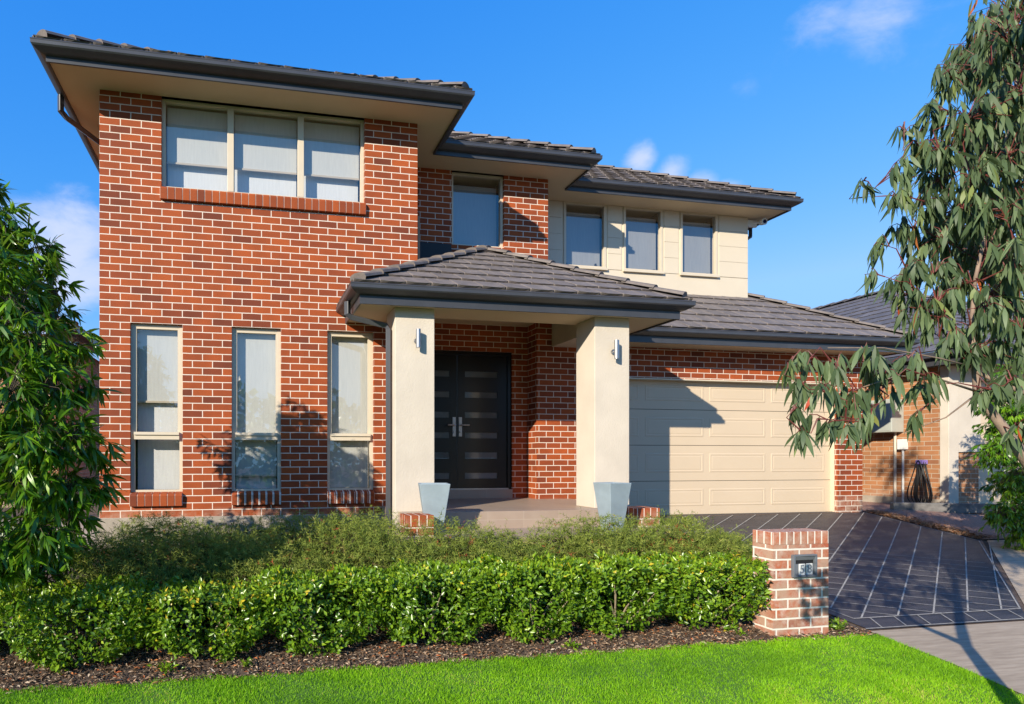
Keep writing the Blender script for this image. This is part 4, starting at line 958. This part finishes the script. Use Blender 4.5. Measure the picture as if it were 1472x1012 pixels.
def opposite():  # unseen trees added behind the camera to lower fill and give panes reflections
    r = np.random.default_rng(91); n = 9000; x = r.uniform(-30, 34, n); top = 4.2+1.6*np.sin(x*.35)+1.2*np.sin(x*.9+1)+.6*np.sin(x*2.1)
    z = -1.4+(top+1.4)*r.random(n)**.8; y = -34+r.normal(0, 1.3, n)
    o = leaves('added_treeline', np.stack([x, y, z], 1), r.normal(0, 1, (n, 3)), r.normal(0, 1, (n, 3)), r.uniform(.5, .9, n), r.uniform(.35, .6, n), T_FOLD, M_LT, None, r.random(n)*.6)
    tag(o, 'added line of unseen trees across the street, blocks low sky, mirrored in the window panes', 'trees', kind='stuff')
opposite()

# ------------------------------------------------------------------ light and sky
SUNV = Vector((-1.15, -1.0, .65)).normalized()      # towards the sun
el = math.asin(SUNV.z); az = math.atan2(SUNV.x, SUNV.y)
sd = bpy.data.lights.new('sun', 'SUN'); sd.energy = 5.0; sd.angle = R(.5); sd.color = (1, .91, .755)
so = bpy.data.objects.new('sun', sd); COL.objects.link(so); so.rotation_euler = SUNV.to_track_quat('Z', 'Y').to_euler()
W = bpy.data.worlds.new('World'); SC.world = W; W.use_nodes = True; nt = W.node_tree; bg = nt.nodes['Background']
sk = N(nt, 'ShaderNodeTexSky'); sk.sky_type = 'NISHITA'; sk.sun_disc = False; sk.sun_elevation = el; sk.sun_rotation = az; sk.air_density = 1.15; sk.dust_density = .25; sk.ozone_density = 3.0; sk.altitude = 50
ssc = N(nt, 'ShaderNodeVectorMath', operation='SCALE'); ssc.inputs['Scale'].default_value = .1366; L(nt, sk.outputs[0], ssc.inputs[0])
sp_ = N(nt, 'ShaderNodeSeparateXYZ'); L(nt, ssc.outputs[0], sp_.inputs[0]); cb_ = N(nt, 'ShaderNodeCombineXYZ')
for i_, (ex, gn, cl) in enumerate(((1.78, 1.85, .31), (.72, .86, .62), (.25, 1.10, 1.10))):
    p_ = N(nt, 'ShaderNodeMath', operation='POWER'); L(nt, sp_.outputs[i_], p_.inputs[0]); p_.inputs[1].default_value = ex
    m_ = N(nt, 'ShaderNodeMath', operation='MULTIPLY'); L(nt, p_.outputs[0], m_.inputs[0]); m_.inputs[1].default_value = gn/.1366
    c_ = N(nt, 'ShaderNodeMath', operation='MINIMUM'); L(nt, m_.outputs[0], c_.inputs[0]); c_.inputs[1].default_value = cl/.1366; L(nt, c_.outputs[0], cb_.inputs[i_])
tc = N(nt, 'ShaderNodeTexCoord'); nrm = N(nt, 'ShaderNodeVectorMath', operation='NORMALIZE'); L(nt, tc.outputs['Generated'], nrm.inputs[0])
acc = None
def pixdir(u, v): d = (at(u, v, 1)-CAM); return d.normalized()
nz = N(nt, 'ShaderNodeTexNoise'); nz.inputs['Scale'].default_value = 9; nz.inputs['Detail'].default_value = 9; nz.inputs['Roughness'].default_value = .6; nz.inputs['Distortion'].default_value = .35
mpz = N(nt, 'ShaderNodeMapping'); mpz.inputs['Scale'].default_value = (1, 1, 1.7); L(nt, nrm.outputs[0], mpz.inputs[0]); L(nt, mpz.outputs[0], nz.inputs['Vector'])
for (u, v, r_, amp) in ((922, 232, .045, 1.1), (965, 250, .05, 1.05), (1005, 268, .045, 1.1), (1040, 280, .04, .9), (1180, 30, .09, .44), (1275, 25, .12, .46), (1075, 122, .06, .52), (95, 370, .15, 1.25), (20, 430, .14, .9), (1340, -60, .2, .3), (60, 480, .14, .8)):
    d = pixdir(u, v); ds = N(nt, 'ShaderNodeVectorMath', operation='DISTANCE'); L(nt, nrm.outputs[0], ds.inputs[0]); ds.inputs[1].default_value = d
    mr = N(nt, 'ShaderNodeMapRange', interpolation_type='SMOOTHSTEP'); mr.inputs[1].default_value = r_; mr.inputs[2].default_value = 0; mr.inputs[4].default_value = amp; L(nt, ds.outputs['Value'], mr.inputs[0])
    if acc is None: acc = mr.outputs[0]
    else:
        mx = N(nt, 'ShaderNodeMath', operation='MAXIMUM'); L(nt, acc, mx.inputs[0]); L(nt, mr.outputs[0], mx.inputs[1]); acc = mx.outputs[0]
# broken cloud low in the sky behind the street side too
sz = N(nt, 'ShaderNodeSeparateXYZ'); L(nt, nrm.outputs[0], sz.inputs[0])
back = N(nt, 'ShaderNodeMapRange'); back.inputs[1].default_value = .1; back.inputs[2].default_value = -.4; back.inputs[4].default_value = .12; L(nt, sz.outputs[1], back.inputs[0])
mx = N(nt, 'ShaderNodeMath', operation='MAXIMUM'); L(nt, acc, mx.inputs[0]); L(nt, back.outputs[0], mx.inputs[1]); acc = mx.outputs[0]
ad = N(nt, 'ShaderNodeMath', operation='MULTIPLY_ADD'); L(nt, acc, ad.inputs[0]); ad.inputs[1].default_value = .62; L(nt, nz.outputs['Fac'], ad.inputs[2])
th = N(nt, 'ShaderNodeMapRange', interpolation_type='SMOOTHSTEP'); th.inputs[1].default_value = .66; th.inputs[2].default_value = 1.22; th.inputs[4].default_value = .95; L(nt, ad.outputs[0], th.inputs[0])
gate = N(nt, 'ShaderNodeMath', operation='MULTIPLY'); L(nt, th.outputs[0], gate.inputs[0]); 
gm = N(nt, 'ShaderNodeMapRange'); gm.inputs[1].default_value = .02; gm.inputs[2].default_value = .25; L(nt, acc, gm.inputs[0]); L(nt, gm.outputs[0], gate.inputs[1])
cc = mixc(nt, cb_.outputs[0], (4.6, 5.3, 7.3), gate.outputs[0])
L(nt, cc, bg.inputs[0]); bg.inputs[1].default_value = .10
SC.view_settings.view_transform = 'Standard'; SC.view_settings.look = 'None'; SC.view_settings.exposure = 0.53; SC.view_settings.gamma = 1
SC.cycles.max_bounces = 6; SC.cycles.transparent_max_bounces = 12; SC.cycles.caustics_reflective = False; SC.cycles.caustics_refractive = False
SC.cycles.use_denoising = True
